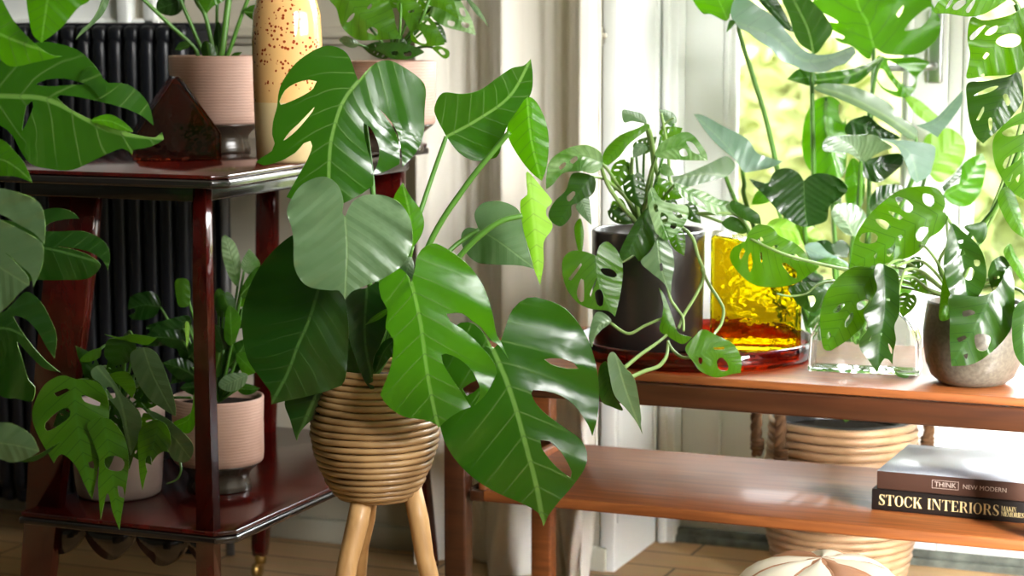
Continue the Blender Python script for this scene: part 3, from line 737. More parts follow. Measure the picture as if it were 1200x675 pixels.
def BLADE(out, mid, d, tilt, bend, fold, roll, rip, holes):
    xs = [p[0] for p in out]; ys = [p[1] for p in out]; size = max(max(xs)-min(xs), max(ys)-min(ys))
    step = max(1.6, size/30)
    o = smooth_outline(out, step); hs = [smooth_outline(h, step) for h in holes]
    md = Mid(mid); Lm = md.L*d/FPX
    vs = []; es = []
    for loop in [o]+hs:
        k = len(vs); n = len(loop); vs += loop; es += [(k+i, k+(i+1) % n) for i in range(n)]
    g = max(2.0, size/17); y = min(ys)+g*.5; row = 0
    bl = [Vector(v) for v in vs]
    while y < max(ys):
        x = min(xs)+g*.5+(g*.5 if row % 2 else 0)
        while x < max(xs):
            if inpoly(x, y, o) and not any(inpoly(x, y, h) for h in hs) and min((Vector((x, y))-b_).length_squared for b_ in bl) > (g*.38)**2:
                vs.append((x, y))
            x += g
        y += g*.87; row += 1
    # midrib points keep the crease clean
    rv, re, rf, *_ = geometry.delaunay_2d_cdt([Vector(v) for v in vs], es, [], 0, 1e-4)
    faces = []
    for f in rf:
        cx = sum(rv[i].x for i in f)/3; cy = sum(rv[i].y for i in f)/3
        if inpoly(cx, cy, o) and not any(inpoly(cx, cy, h) for h in hs): faces.append(tuple(f))
    V, U = [], []
    for v in rv:
        s, t = md.st(v.x, v.y); at = abs(t); sc = max(-.35, min(s, 1.15))
        soft = sqrt(at*at+.0009)-.03
        dz = sc*tilt+sc*abs(sc)*bend+soft*fold+t*roll+rip*at*sin(2*pi*3.2*(sc-.6*at)+t*3)+.5*fold*at*at
        V.append(P(v.x, v.y, d+dz*Lm)); U.append((s, t))
    return V, faces, U
def STEM(root, pts, r0=.004, r1=.003, mat='stem', name='stem'):
    p = catmull([P(*q) if not isinstance(q, Vector) else q for q in pts], 7)
    n = len(p); return obj(name, tube(p, [r0+(r1-r0)*i/(n-1) for i in range(n)], 8), M[mat], root)
def AT(o, s, px): return [(px[0]+a/s, px[1]+b_/s) for a, b_ in o]
def ADAN(base, tip, w, bow=0, nh=4, seed=0, asym=0):
    """outline, midrib and holes of a swiss cheese vine leaf between two points"""
    rnd = random.Random(seed); b_, t = Vector(base), Vector(tip); ax = t-b_; L = ax.length; nx = Vector((-ax.y, ax.x))/L; ax = ax/L
    def q(s, v):
        c = bow*L*4*s*(1-s)
        p = b_+ax*(s*L)+nx*(c+v*L); return (p.x, p.y)
    prof = [(.0, .06), (-.05, .17), (.02, .31), (.16, .42), (.34, .45), (.52, .40), (.70, .29), (.86, .14), (.95, .04)]
    R = [q(s, v*w*(1+asym)) for s, v in prof]; Lf = [q(s, -v*w*(1-asym)) for s, v in prof]
    out = R+[(*q(1, 0), 1)]+Lf[::-1]
    mid = [q(0, 0), q(.3, 0), q(.65, 0), q(1, 0)]
    hs = []
    for sd in (1, -1):
        for k in range(nh):
            s0 = .10+.60*k/max(nh, 1)+rnd.uniform(-.02, .02); ln = (.30-.20*k/nh)*w*rnd.uniform(.8, 1.1); st = .085*w
            sl = .45; wd = rnd.uniform(.022, .04)*(1.25-.15*k)
            A = (s0+st*sl, st*sd); B = (s0+(st+ln)*sl*.8+.02, (st+ln)*sd)
            hs.append([q(A[0], A[1]), q((A[0]+B[0])/2-wd, (A[1]+B[1])/2), q(B[0]-wd*.4, B[1]), q(B[0]+wd*.4, B[1]-.01*sd), q((A[0]+B[0])/2+wd*.8, (A[1]+B[1])/2)])
    return out, mid, hs
def TL(root, base, tip, w, d, mat='adan', bow=0, nh=4, seed=0, **kw):
    o, m_, h = ADAN(base, tip, w, bow, nh, seed)
    return LEAF(root, o, m_, d, mat, holes=h, **kw)
# ================================================================ potted plants
# ---------------- monstera in the rattan stand planter
cd_ = 3.0
cb = P(440, 578, cd_)
mon = thing('potted_monstera', 'big leafed monstera in a round rattan planter on three branch legs', 'potted plant', (cb.x, cb.y, 0))
kk = cd_/FPX
def zpx(px, py, d): return P(px, py, d).z
pk = [(46, 583), (54, 576), (60, 566), (66, 553), (71, 541), (75, 528), (77.5, 515), (78, 505), (77, 494), (74, 483), (70, 471), (66.5, 459), (64, 447), (63, 435)]
pq = catmull([(a, y, 0) for a, y in pk], 10); prof = []
for q in pq:
    if not prof or (Vector((q.x, q.y))-Vector(prof[-1])).length >= 7.3: prof.append((q.x, q.y))
z0 = zpx(440, 583, cd_)+.0045
coils = [(a*kk, zpx(440, y-4, cd_)-z0) for a, y in prof]
coil_bowl('planter_bowl', coils, (cb.x, cb.y, z0), .0049, M['rattan'], mon)
obj('soil', lathe([(.07, coils[-1][1]-.018), (.04, coils[-1][1]-.012), (.002, coils[-1][1]-.010)], (cb.x, cb.y, z0), 40), M['soil'], mon)
for (xa_, ya_, da), (xb_, yb_, db), r in (((425, 578, 2.965), (389, 760, 2.90), .0155), ((432, 580, 3.04), (411, 740, 3.14), .013), ((483, 577, 2.985), (522, 760, 2.95), .0145)):
    A, B = P(xa_, ya_, da), P(xb_, yb_, db)
    u = (A.z+.012-0)/(A.z-B.z); top = A+(A-B)*.012/(A-B).length; e = A+(B-A)*(A.z/(A.z-B.z))
    pts = [top+(e-top)*(i/8)+Vector((.0016*sin(i*2.1), .0016*cos(i*1.7), 0)) for i in range(9)]
    obj('leg', tube(pts, [r*(1+.06*sin(i*1.9)) for i in range(9)], 16), M['legwood'], mon)
CR = (440, 440, 3.0)
def C(out, mid, d, mat, stem=None, r=.0042, **kw):
    o = LEAF(mon, out, mid, d, mat, **kw)
    if stem: STEM(mon, [CR]+stem+[(mid[0][0], mid[0][1], d+.002)], r*1.15, r*.8)
    return o
C([(420, 94.5, 1), (416.7, 86.7), (407, 63), (390, 54), (371.6, 57), (346.7, 74), (331, 96), (326, 112), (325, 124), (320, 142.7), (319, 158), (322, 168), (318.7, 177), (306, 185), (300, 190, 1), (309, 194), (328, 189), (346.7, 178.5), (356, 168), (363.8, 165), (366, 171), (360.7, 186), (346.7, 211), (335.8, 231, 1), (360, 240), (384, 246, 1), (404, 237.6), (424.5, 226.7), (437.5, 217, 1), (437, 203), (433.8, 186), (428, 164), (426, 144), (433.8, 149), (441.6, 164.5), (444.7, 180), (440, 198.7), (434.4, 205, 1), (449.3, 201.8), (468, 192.5, 1), (468, 171), (461.8, 152), (449, 133), (440, 123.4, 1), (451, 134), (463, 150), (469.6, 172), (471.7, 195.6, 1), (486.7, 180), (496, 158), (497.6, 127), (499, 105), (493, 93), (474, 79), (455.6, 70.5), (440, 74), (427.6, 85)],
  [(420, 95), (402.7, 118), (391.8, 149), (386.5, 180), (384.6, 244)], 3.02, 'mid', [(442, 330, 3.05), (437, 225, 3.06), (430, 160, 3.06)], tilt=-.22, bend=.12, fold=.16, rip=.03,
  holes=[[(327.5, 119), (334, 106), (346.7, 97.5), (362, 93.5), (371, 95.4), (367, 104), (356, 111.5), (340.4, 119), (329, 123)], [(332, 165), (340, 154), (349.8, 145), (369, 125), (366, 131), (353, 147), (342, 158)]])
C([(404.4, 255, 1), (401, 249), (402.6, 238), (399, 222.7), (391.8, 212.7), (380.5, 207), (365, 210), (350, 220), (339, 238), (336.4, 250.5), (341.4, 265.6), (344, 283), (344.7, 311), (352.7, 328.5), (365, 337), (385.5, 340), (398, 341), (404.4, 351, 1), (412, 342), (428, 335), (451, 325), (471, 311), (481, 293), (483.7, 275.6), (480, 255.5), (468.6, 238), (453.5, 230), (438, 228), (423, 230), (412, 238), (407, 248)],
  [(404.5, 255), (407, 290), (406, 320), (404.4, 350)], 2.86, 'grey', [(441, 380, 2.97), (425, 300, 2.93)], tilt=-.55, bend=.30, fold=.05, rip=.06)
C([(374, 336, 1), (366, 300), (352, 278), (342, 276), (318, 296), (298, 324), (285, 360), (284, 388), (290, 420), (306, 444), (317, 460), (318, 474, 1), (334, 470), (370, 462), (394, 454), (404, 446), (408, 410), (408, 375), (402, 345), (388, 325)],
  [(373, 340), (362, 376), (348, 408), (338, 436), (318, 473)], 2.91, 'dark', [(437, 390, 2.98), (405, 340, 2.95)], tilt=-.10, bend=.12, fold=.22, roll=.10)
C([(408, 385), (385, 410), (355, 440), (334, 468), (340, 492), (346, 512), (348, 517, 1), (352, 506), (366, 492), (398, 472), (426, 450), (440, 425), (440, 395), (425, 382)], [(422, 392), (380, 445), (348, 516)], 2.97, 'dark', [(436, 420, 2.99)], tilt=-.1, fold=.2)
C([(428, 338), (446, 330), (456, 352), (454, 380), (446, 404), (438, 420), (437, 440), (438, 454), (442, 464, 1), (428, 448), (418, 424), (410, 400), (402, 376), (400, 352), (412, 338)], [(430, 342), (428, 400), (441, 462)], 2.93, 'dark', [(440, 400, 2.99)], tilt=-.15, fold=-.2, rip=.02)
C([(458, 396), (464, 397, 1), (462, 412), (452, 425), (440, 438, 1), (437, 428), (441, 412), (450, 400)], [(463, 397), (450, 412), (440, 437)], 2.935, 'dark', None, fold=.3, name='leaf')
C([(428, 381, 1), (436, 372), (450, 363), (460, 360, 1), (455, 366), (445, 374)], [(460, 360), (445, 369), (428, 381)], 2.905, 'bri', None)
C([(482, 331, 1), (476, 320), (464, 312), (452, 316), (444, 330), (447, 350), (454, 363), (452, 385), (461, 398), (458, 429), (448.5, 455), (445.5, 462.6), (456, 477), (474, 488.5), (497, 492), (512, 498), (514, 501, 1), (526, 490), (541, 481), (551.5, 477, 1), (545, 466), (530, 444), (519, 425.5), (517, 416), (522.6, 414.4), (537, 420), (552, 433), (561.5, 451.5), (562, 464), (556, 475, 1), (569, 462.6), (578, 446), (582.6, 436.7), (580, 427), (571, 414), (556, 398), (541, 385), (528, 377), (523, 368, 1), (541, 367), (552, 375.5), (563, 383), (576, 399.6), (584, 404), (596, 421, 1), (587, 401), (582, 392), (576, 362.6), (567, 336.7), (552, 314), (533.7, 298), (511.5, 285.5), (498.5, 288.5), (489, 299.6), (485.6, 318)],
  [(482, 331), (487, 349), (494, 384), (500, 432), (507, 470), (513, 498)], 2.86, 'bri', [(450, 390, 2.98), (470, 345, 2.93)], tilt=-.15, bend=.08, fold=.10, roll=-.06)
C([(467, 313), (474, 304), (481, 301), (485, 308), (484, 326), (480, 334, 1), (474, 325)], [(482, 303), (477, 318), (480, 333)], 2.925, 'grey', None, tilt=-.5)
C([(577.4, 409.5, 1), (586, 401), (592, 384), (601, 362), (618, 349), (637.5, 350.6), (663, 362), (685, 390), (697.7, 424.5), (702, 459), (700, 489), (694, 511, 1), (689, 497.6), (672, 474), (650, 461), (624.6, 457), (622.5, 461), (629, 474), (642, 487), (663, 502), (680.5, 515), (688, 532), (685, 549), (670, 570.7), (654.7, 588), (642, 605), (636.7, 617, 1), (631, 601), (612, 590), (586, 579), (560, 564), (539, 545), (523.6, 523), (516, 500), (512, 470), (512, 440), (515, 415), (524, 392), (540, 378), (556, 380), (568, 392), (575, 403)],
  [(578, 410), (592, 442), (605, 480), (618, 528), (629, 570.6), (636.5, 615)], 2.93, 'mid', [(470, 400, 2.99), (530, 388, 2.95)], tilt=-.22, bend=.20, fold=.14, rip=.07, roll=-.05,
  holes=[[(637.5, 421), (655, 420), (672, 425), (678, 432), (665, 432), (646, 427)], [(633, 515.6), (644, 517), (659, 532), (670, 553), (669, 560), (650, 545), (635, 525.5)], [(542, 455.5), (560, 445), (563.6, 452.5), (547, 464)]])
C([(523, 160, 1), (521, 156), (512, 139), (509, 126), (518.7, 109), (541.5, 110), (562, 105.6), (583, 91), (599.5, 80), (614, 76.6), (622, 69, 1), (624.4, 89), (622, 110), (608, 130.5), (593, 151), (585, 180), (574.7, 186.5), (554, 188), (537, 178)], [(523, 160), (560, 140), (598, 112), (621, 71)], 3.06, 'mid', [(470, 320, 3.02), (500, 226, 3.05)], tilt=.1, bend=-.1, fold=-.25, roll=.25)
C([(595, 147), (606, 130), (618, 114), (629, 120), (639, 141), (643, 164), (641, 193), (635, 212, 1), (624, 203), (612, 189), (597, 164)], [(618, 116), (623, 165), (634, 211)], 2.99, 'bri', None, tilt=0, fold=.55, roll=.2, bend=.1)
STEM(mon, [CR, (478, 350, 3.0), (508, 276, 3.0), (546, 217.6, 3.0), (580, 175, 3.0), (597, 155, 2.995)], .0052, .0042)
C([(618, 201), (633, 217.6), (647, 236), (641, 243), (640, 252), (647, 262), (646, 270), (637, 284), (637, 309), (633, 334, 1), (626.5, 317), (620, 292), (614, 271.5), (610, 246.6), (611, 234), (618, 228), (617, 213)], [(620, 205), (626, 260), (632.7, 332)], 2.97, 'lime', None, fold=.9, tilt=.0)
STEM(mon, [CR, (490, 360, 2.98), (539, 300, 2.97), (565, 274, 2.965), (588, 259, 2.965), (612, 253, 2.97)], .0048, .0042)
C([(561, 268.6, 1), (556, 251), (566, 238), (587, 236), (606, 244.6), (612, 259), (616, 280), (624, 309), (626, 315, 1), (608, 311), (579, 310), (558, 307), (543.5, 292), (540.6, 275.7), (547.7, 267)], [(561, 269), (585, 283), (625, 313)], 3.10, 'grey', [(500, 330, 3.05), (529, 292, 3.09)], tilt=-.3, bend=.2, fold=.1)
C([(472, 214, 1), (481, 230), (493, 246), (497, 262), (493, 277), (484, 290, 1), (474, 285), (465, 262), (461, 240), (463, 228)], [(484, 289), (481, 255), (472, 215)], 2.99, 'bri', [(465, 360, 3.0)], fold=.3, r=.003)
# ---------------- plants on the red stand
def stand_pot(px, pyb, r_px, z, name, label, hpx, dd=None):
    c = PZ(px, pyb, z) if dd is None else P(px, pyb, dd); c.z = z+.0005
    d = (c.y*cos(YAW)-c.x*sin(YAW))
    root = thing(name, label, 'potted plant', c)
    footed_pot(root, c, r_px*d/FPX, hpx*d/FPX)
    return root, d
e1, d1_ = stand_pot(255, 178, 54, ET, 'potted_plant', 'long stemmed green plant in a blush ceramic pot beside the amber glass house', 112)
K = (253, 74, d1_)
for st_, r in (([K, (235, 70, d1_-.02), (227, 55, d1_-.03), (198, 28, d1_-.05), (169, 0, d1_-.06), (150, -20, d1_-.07)], .0042), ([K, (241, 66, d1_), (224.5, 30, d1_), (212, 0, d1_), (205, -25, d1_)], .0040), ([K, (250, 60, d1_), (241, 19.5, d1_), (231, 3, d1_), (222, -20, d1_)], .0045),
               ([K, (254, 45, d1_+.02), (254.5, 6, d1_+.02), (256, -25, d1_+.02)], .0032), ([K, (260, 60, d1_-.01), (268, 0, d1_), (273, -30, d1_)], .0066), ([K, (266, 66, d1_), (280, 27, d1_), (290, 0, d1_), (298, -20, d1_)], .0042)):
    STEM(e1, st_, r, r*.85)
def E1(out, mid, d, mat, **kw): return LEAF(e1, out, mid, d, mat, **kw)
E1([(183, 6), (190, -8), (205, -16), (216, -6), (214, 10.5), (205, 18), (194.5, 18), (185.5, 13)], [(215, -4), (203, 4), (186, 10)], d1_+.02, 'dark')
E1([(228, -12), (245, -22), (270, -14), (263.5, 0), (250, 7.5), (242.5, 16, 1), (237, 8)], [(262, -14), (250, -2), (243, 14)], d1_-.03, 'bri')
E1([(286, 13.5), (295, 6), (304, 7.5), (317.5, 18), (329.5, 31, 1), (322, 27), (310, 28.5), (295, 22.5)], [(287, 14), (306, 17), (329, 30)], d1_-.01, 'mid', fold=.3)
E1([(205, 58, 1), (211, 49.5), (220, 49), (222, 55), (212.5, 59)], [(222, 53), (206, 58)], d1_-.05, 'mid')
E1([(268, 70), (274, 62), (284, 61, 1), (278, 67), (271, 72)], [(269, 70), (284, 61)], d1_-.02, 'mid')
E1([(240, 72), (236, 55), (242, 48), (252, 58), (252, 72)], [(246, 72), (243, 50)], d1_-.03, 'mid', fold=.5)
E1([(252, 72), (250, 45), (256, 25), (262, 45), (264, 72)], [(257, 72), (256, 27)], d1_+.015, 'dark', fold=.4)
e2, d2_ = stand_pot(460, 168, 51, ET, 'potted_vine', 'swiss cheese vine in a blush pot at the far end of the red stand', 105, 3.72)
K2 = (460, 66, d2_)
def E2(out, mid, d, mat='adan', stem=None, **kw):
    LEAF(e2, out, mid, d, mat, **kw)
    STEM(e2, [K2]+([stem] if stem else [])+[(mid[0][0], mid[0][1], d+.002)], .003, .0022)
fd = d2_-.12
E2([(386, -4), (394.5, 10.5), (400, 30), (408.5, 40), (421, 47), (440, 47), (471, 45.5, 1), (464.5, 31.5), (461, 14), (455, 0), (440, -18), (410, -22)], [(400, -12), (428, 22), (469, 45)], fd-.02, 'adan', (440, 40, fd), rip=.12, holes=[[(406, 26), (410, 19), (415.5, 15), (414, 21), (408.5, 26)], [(430, 9), (435, 4), (436, 7), (432, 11)], [(430, 37), (435, 31.5), (442, 35), (442, 42), (436, 40)]])
E2([(464.5, 7), (475, -6), (489, 3.5), (499.5, 16), (510, 28), (519, 44), (521, 52, 1), (510, 54), (492.5, 53), (482, 47), (481, 38.5), (475, 26)], [(470, 2), (492, 26), (520, 51)], fd+.0, 'adan', (468, 40, fd), rip=.12, holes=[[(484, 38), (491, 35), (498.5, 45.5), (499.5, 51), (491, 49)], [(494, 24.5), (501, 24.5), (504, 29), (498, 28)], [(478, 13), (485.5, 11.5), (485, 14), (479, 15)]])
E2([(440, 58), (449, 50), (475, 51), (496, 59.5), (492.5, 64), (475, 70), (457.5, 68), (445, 61)], [(442, 56), (468, 60), (494, 61)], fd-.01, 'adad', None, holes=[[(458, 61), (466, 60), (466, 64), (461, 65)], [(473, 61), (481, 60), (482, 65), (475, 66)]])
E2([(499.5, 3.5), (510, -8), (527.5, -6), (534, 8), (538, 23, 1), (530, 18), (518, 11)], [(505, -6), (522, 4), (537, 22)], fd, 'adan', (490, 30, fd), holes=[[(522, 8), (528, 5), (530, 10), (525, 11)]])
E2([(504, 16), (519, 30), (545, 37.6), (558, 41.5, 1), (552, 21), (541.5, 3.5), (530, -14), (512, -4)], [(518, -4), (536, 16), (557, 40)], fd+.03, 'pale', (495, 30, fd+.05), holes=[[(538, 10), (543, 10), (546, 19), (541, 18)], [(541, 26), (550, 28), (548, 33), (542, 31)], [(525, 24), (533, 26), (531, 31), (525, 29)]])
E2([(545, -4), (555.5, 3.5), (564, 14), (573, 32, 1), (566, 24), (555.5, 13)], [(547, -2), (558, 9), (572, 31)], fd+.02, 'grey', (505, 10, fd+.04))
E2([(506.5, 56), (515, 54), (526, 59.5), (526, 66.5), (520.5, 68.5), (512, 62)], [(508, 56), (525, 67)], fd+.02, 'adan', (495, 55, fd+.04), holes=[[(514, 59), (518, 58), (522, 63), (518, 64)]])
E2([(397, 47, 1), (405, 42), (421, 50), (415.5, 56), (405, 54)], [(420, 52), (398, 47)], fd+.02, 'grey')
for i, (bx, by, tx, ty, w, d, mt) in enumerate([(455, 62, 425, 56, .7, fd+.05, 'adad'), (465, 45, 478, 62, .8, fd+.04, 'adad'), (505, 30, 524, 50, .8, fd+.06, 'adad'), (490, -5, 510, 20, .8, fd+.05, 'adan'), (455, 5, 475, -20, .8, fd+.03, 'adan')]):
    TL(e2, (bx, by), (tx, ty), w, d, mt, .05, 3, i+120, fold=.3)
    STEM(e2, [K2, (bx, by, d)], .0026, .002)
e3, d3_ = stand_pot(257, 572, 54, ES, 'potted_plant', 'leafy plant in a blush pot on the lower tier of the red stand', 112)
K3 = (257, 470, d3_)
def E3(out, mid, d, mat, **kw):
    LEAF(e3, out, mid, d, mat, **kw); STEM(e3, [K3, ((257+mid[0][0])/2, (466+mid[0][1])/2+4, d+.01), (mid[0][0], mid[0][1], d+.002)], .003, .0022)
E3([(259.6, 280), (264, 275, 1), (276, 286), (282, 309), (279, 335), (269, 325), (261, 302)], [(279, 332), (272, 305), (264, 277)], d3_, 'pale')
E3([(282, 310), (292, 291, 1), (305, 309), (296, 320), (289, 320)], [(286, 318), (293, 293)], d3_-.01, 'pale')
E3([(281, 345), (288, 328), (300, 314), (312, 312), (314, 330), (302, 342), (290, 350)], [(283, 345), (310, 315)], d3_-.03, 'mid')
E3([(264.5, 367.6), (270, 358), (280, 368), (282, 381), (272.6, 404), (263, 397)], [(272, 402), (270, 362)], d3_-.03, 'bri')
E3([(276, 416.5), (289, 413), (297, 424), (299, 437, 1), (285.6, 439)], [(279, 417), (297, 435)], d3_-.03, 'bri')
E3([(256, 452), (266, 439), (289, 438), (285.6, 452), (270, 459)], [(284, 442), (258, 454)], d3_-.04, 'grey')
E3([(251, 346), (258, 338), (268, 350), (272, 362), (262, 372), (254, 366)], [(256, 342), (266, 366)], d3_-.01, 'mid')
E3([(205, 331), (213, 326), (222, 331), (222, 356), (213, 360), (208, 355)], [(214, 328), (214, 358)], d3_-.02, 'adan')
E3([(151, 352), (161, 343.6), (180, 342.5), (188, 358), (178, 372.6), (153, 373)], [(188, 360), (170, 357), (152, 362)], d3_+.03, 'dark', holes=[[(150, 364), (157, 361), (158, 366), (151, 369)]])
E3([(171.5, 383), (198, 374), (221, 370), (222, 384), (200, 396), (185, 393)], [(221, 376), (175, 384)], d3_, 'dark')
E3([(217, 379), (222, 380), (221, 400), (218.5, 408, 1)], [(220, 380), (219, 407)], d3_-.04, 'lime')
for i, (bx, by, tx, ty, w, mt) in enumerate([(268, 430, 290, 395, .8, 'mid'), (250, 440, 258, 405, .7, 'mid'), (275, 380, 296, 358, .8, 'dark'), (262, 410, 252, 380, .8, 'dark'), (285, 425, 310, 400, .8, 'mid'), (240, 430, 205, 405, .7, 'dark'), (245, 400, 220, 420, .7, 'dark'), (280, 455, 305, 455, .6, 'mid'), (245, 455, 210, 455, .7, 'dark'), (285, 360, 300, 335, .8, 'bri'), (228, 440, 190, 425, .7, 'dark'), (225, 430, 200, 450, .7, 'dark'), (215, 400, 180, 395, .7, 'dark'), (215, 385, 165, 405, .6, 'dark'), (272, 400, 262, 425, .8, 'mid'), (262, 345, 275, 370, .8, 'mid'), (290, 395, 305, 375, .8, 'mid'), (268, 455, 275, 430, .8, 'dark')]):
    TL(e3, (bx, by), (tx, ty), w, d3_-.02+.01*(i % 3), mt, .05, 0, i+150, fold=.25); STEM(e3, [K3, (bx, by, d3_-.015)], .003, .002)
M['greyrose'] = simple('grey_rose_ceramic', (.36, .27, .24), .5, .35, noise=.15, scale=12, bump=.2)
c4 = PZ(140, 590, ES); d4_ = c4.y*cos(YAW)-c4.x*sin(YAW); c4 = P(140, 590, d4_+.075); c4.z = ES+.0005; d4_ += .075
e4 = thing('potted_vine', 'trailing vine in a grey rose pot at the front edge of the lower tier', 'potted plant', c4)
r4, h4 = 55*d4_/FPX, 112*d4_/FPX
obj('pot_body', lathe([(r4*.84, 0), (r4*.90, .004), (r4*.93, .02), (r4, h4*.6), (r4*1.03, h4-.003), (r4*1.0, h4), (r4*.96, h4-.003), (r4*.93, h4*.6), (r4*.84, .01), (.01, .008)], c4, 64), M['greyrose'], e4)
obj('soil', lathe([(r4*.93, h4-.02), (r4*.5, h4-.014), (.002, h4-.012)], c4, 40), M['soil'], e4)
K4 = (142, 484, d4_)
def E4(out, mid, d, mat, **kw):
    kw.setdefault('fold', .05); LEAF(e4, out, mid, d, mat, **kw); STEM(e4, [K4, ((142+mid[0][0])/2, min(470, mid[0][1])+2, (d4_+d)/2), (mid[0][0], mid[0][1], d+.002)], .003, .0022)
f4 = d4_-.235
E4([(41, 471), (53, 450), (72, 440), (88, 444), (112, 447), (125, 462), (128, 488), (122, 505), (118, 530), (113, 560), (108, 585, 1), (100, 570), (88, 545), (72, 532), (63, 543, 1), (57, 532), (45, 511), (38, 490)], [(88, 446), (90, 490), (108, 583)], f4-.02, 'adan', rip=.10, holes=[[(63, 461), (78, 455), (82, 457), (67, 465)], [(53, 496), (68, 482), (80, 478), (82, 488), (65, 501), (55, 505)], [(95.5, 463), (99, 463), (118, 472), (116.5, 476), (99, 470.5)], [(103, 542), (109, 540), (110, 549.5), (105, 547.6)]])
E4([(103, 496), (126, 490), (145, 511), (151, 540), (148, 570), (143, 600), (140, 621, 1), (132, 600), (126, 578), (118, 608, 1), (115, 570), (116, 540), (108, 515)], [(122, 494), (130, 540), (140, 619)], f4-.035, 'adan', rip=.1, holes=[[(122.5, 538), (134, 534), (145.6, 540), (142, 551.5), (126, 549.5)], [(138, 569), (144, 571), (145.6, 584), (140, 582)]])
E4([(153, 414.7), (169, 407), (184, 414.7), (196, 441.7), (205, 472), (206, 488, 1), (192, 480), (172.6, 465), (157, 438)], [(170, 412), (180, 440), (204, 486)], f4+.03, 'grey', tilt=-.3)
E4([(107, 434), (118.6, 428), (130, 441.7), (145.6, 465), (165, 488), (163, 511), (153, 534, 1), (145.6, 507), (140, 484), (126, 465), (118, 450), (109, 443)], [(116, 432), (140, 465), (154, 530)], f4+.02, 'grey', holes=[[(124, 455), (131, 454), (136, 465), (129, 466)]], tilt=-.2)
E4([(163, 507), (180, 492), (196, 499.5), (199.6, 522.6), (184, 534), (172.6, 553), (167, 575, 1), (163, 549.6)], [(186, 496), (178, 530), (168, 573)], f4-.01, 'adan', holes=[[(170.6, 538), (176, 534), (178, 545), (173, 553)]])
E4([(172.6, 482), (192, 488), (215, 507), (226.5, 522.6), (223, 538), (211, 542), (199.6, 534), (193, 508)], [(175, 484), (202, 510), (222, 535)], f4+.01, 'grey', tilt=-.2)
E4([(203, 496), (223, 484), (227, 461), (228.5, 496), (219, 508)], [(224, 466), (222, 490), (206, 499)], f4+.03, 'bri')
E4([(93.6, 422), (104, 412), (118.6, 407, 1), (117, 418.5), (104, 424)], [(117, 409), (96, 422)], f4+.03, 'adan')
E4([(122.5, 391.6), (140, 395), (157, 391.6), (184, 396, 1), (172.6, 404), (155, 401), (138, 397)], [(156, 394), (182, 397)], f4+.03, 'adan')
E4([(126, 399), (140, 396), (157, 397), (158, 418), (138, 428), (123, 418)], [(150, 397), (138, 426)], f4+.04, 'adad')
E4([(130, 438), (149.5, 436), (159, 453), (155, 467, 1), (142, 453), (134, 446)], [(133, 440), (155, 465)], f4+.02, 'adan')
STEM(e4, [(211, 541, f4+.01), (212, 552, f4), (207, 562, f4), (195, 567, f4)], .0022, .001, 'stem')
for i, (bx, by, tx, ty, w, mt) in enumerate([(120, 455, 95, 425, .7, 'adad'), (135, 450, 128, 415, .6, 'adad'), (150, 455, 178, 430, .6, 'grey'), (160, 470, 200, 455, .6, 'adad'), (95, 480, 62, 500, .7, 'adad'), (105, 500, 90, 548, .6, 'adan'), (150, 500, 178, 545, .6, 'adad'), (165, 490, 198, 530, .6, 'adan'), (130, 500, 122, 560, .5, 'adad'), (140, 470, 165, 500, .7, 'grey'), (112, 440, 88, 405, .5, 'adad'), (150, 480, 162, 525, .7, 'adad'), (120, 480, 100, 520, .7, 'adad'), (160, 450, 190, 470, .7, 'adad'), (150, 500, 152, 550, .5, 'adad'), (135, 470, 130, 520, .6, 'adad')]):
    TL(e4, (bx, by), (tx, ty), w, f4+.05, mt, .05, 3, i+180, fold=.25); STEM(e4, [K4, (bx, by, f4+.055)], .0026, .002)
# ---------------- big monstera at the left front (its pot stands outside the frame)
fd = 2.72; fc = P(-150, 700, 2.72)
FG = thing('potted_monstera', 'big glossy monstera reaching in from the left edge before the red stand', 'potted plant', (fc.x, fc.y, 0))
ft = .42
obj('pot_body', lathe([(.11, 0), (.125, .01), (.15, .25), (.165, ft-.005), (.16, ft), (.15, ft-.005), (.14, .25), (.1, .02), (.01, .018)], (fc.x, fc.y, 0), 64), M['charcoal'], FG)
obj('soil', lathe([(.147, ft-.03), (.08, ft-.02), (.003, ft-.018)], (fc.x, fc.y, 0), 40), M['soil'], FG)
FC = Vector((fc.x, fc.y, ft-.03))
def F_(out, mid, d, mat, stem=None, r=.006, **kw):
    o = LEAF(FG, out, mid, d, mat, **kw)
    if stem is not None: STEM(FG, [FC]+[P(*q) for q in stem]+[P(mid[0][0], mid[0][1], d+.004)], r*1.2, r*.8)
    return o
F_([(31, -3), (36, 32.6), (41, 44), (49, 50, 1), (71.7, 32.6), (91, 9.8), (106, -3), (95, -30), (60, -45), (35, -28)], [(65, -40), (56, 0), (49, 48)], 2.66, 'bri', [(-150, 250, 2.7), (-60, -60, 2.68), (40, -70, 2.67)], tilt=-.1)
F_([(-50, -10), (-20, -20), (0, -4), (8, 10), (19.5, 29), (42, 52), (58.6, 63.5), (73, 66, 1), (42, 73), (14.6, 78), (0, 70), (-35, 45)], [(-45, 10), (0, 40), (72, 66)], 2.64, 'bri', [(-170, 300, 2.68), (-110, 60, 2.66)], tilt=-.05, fold=.2)
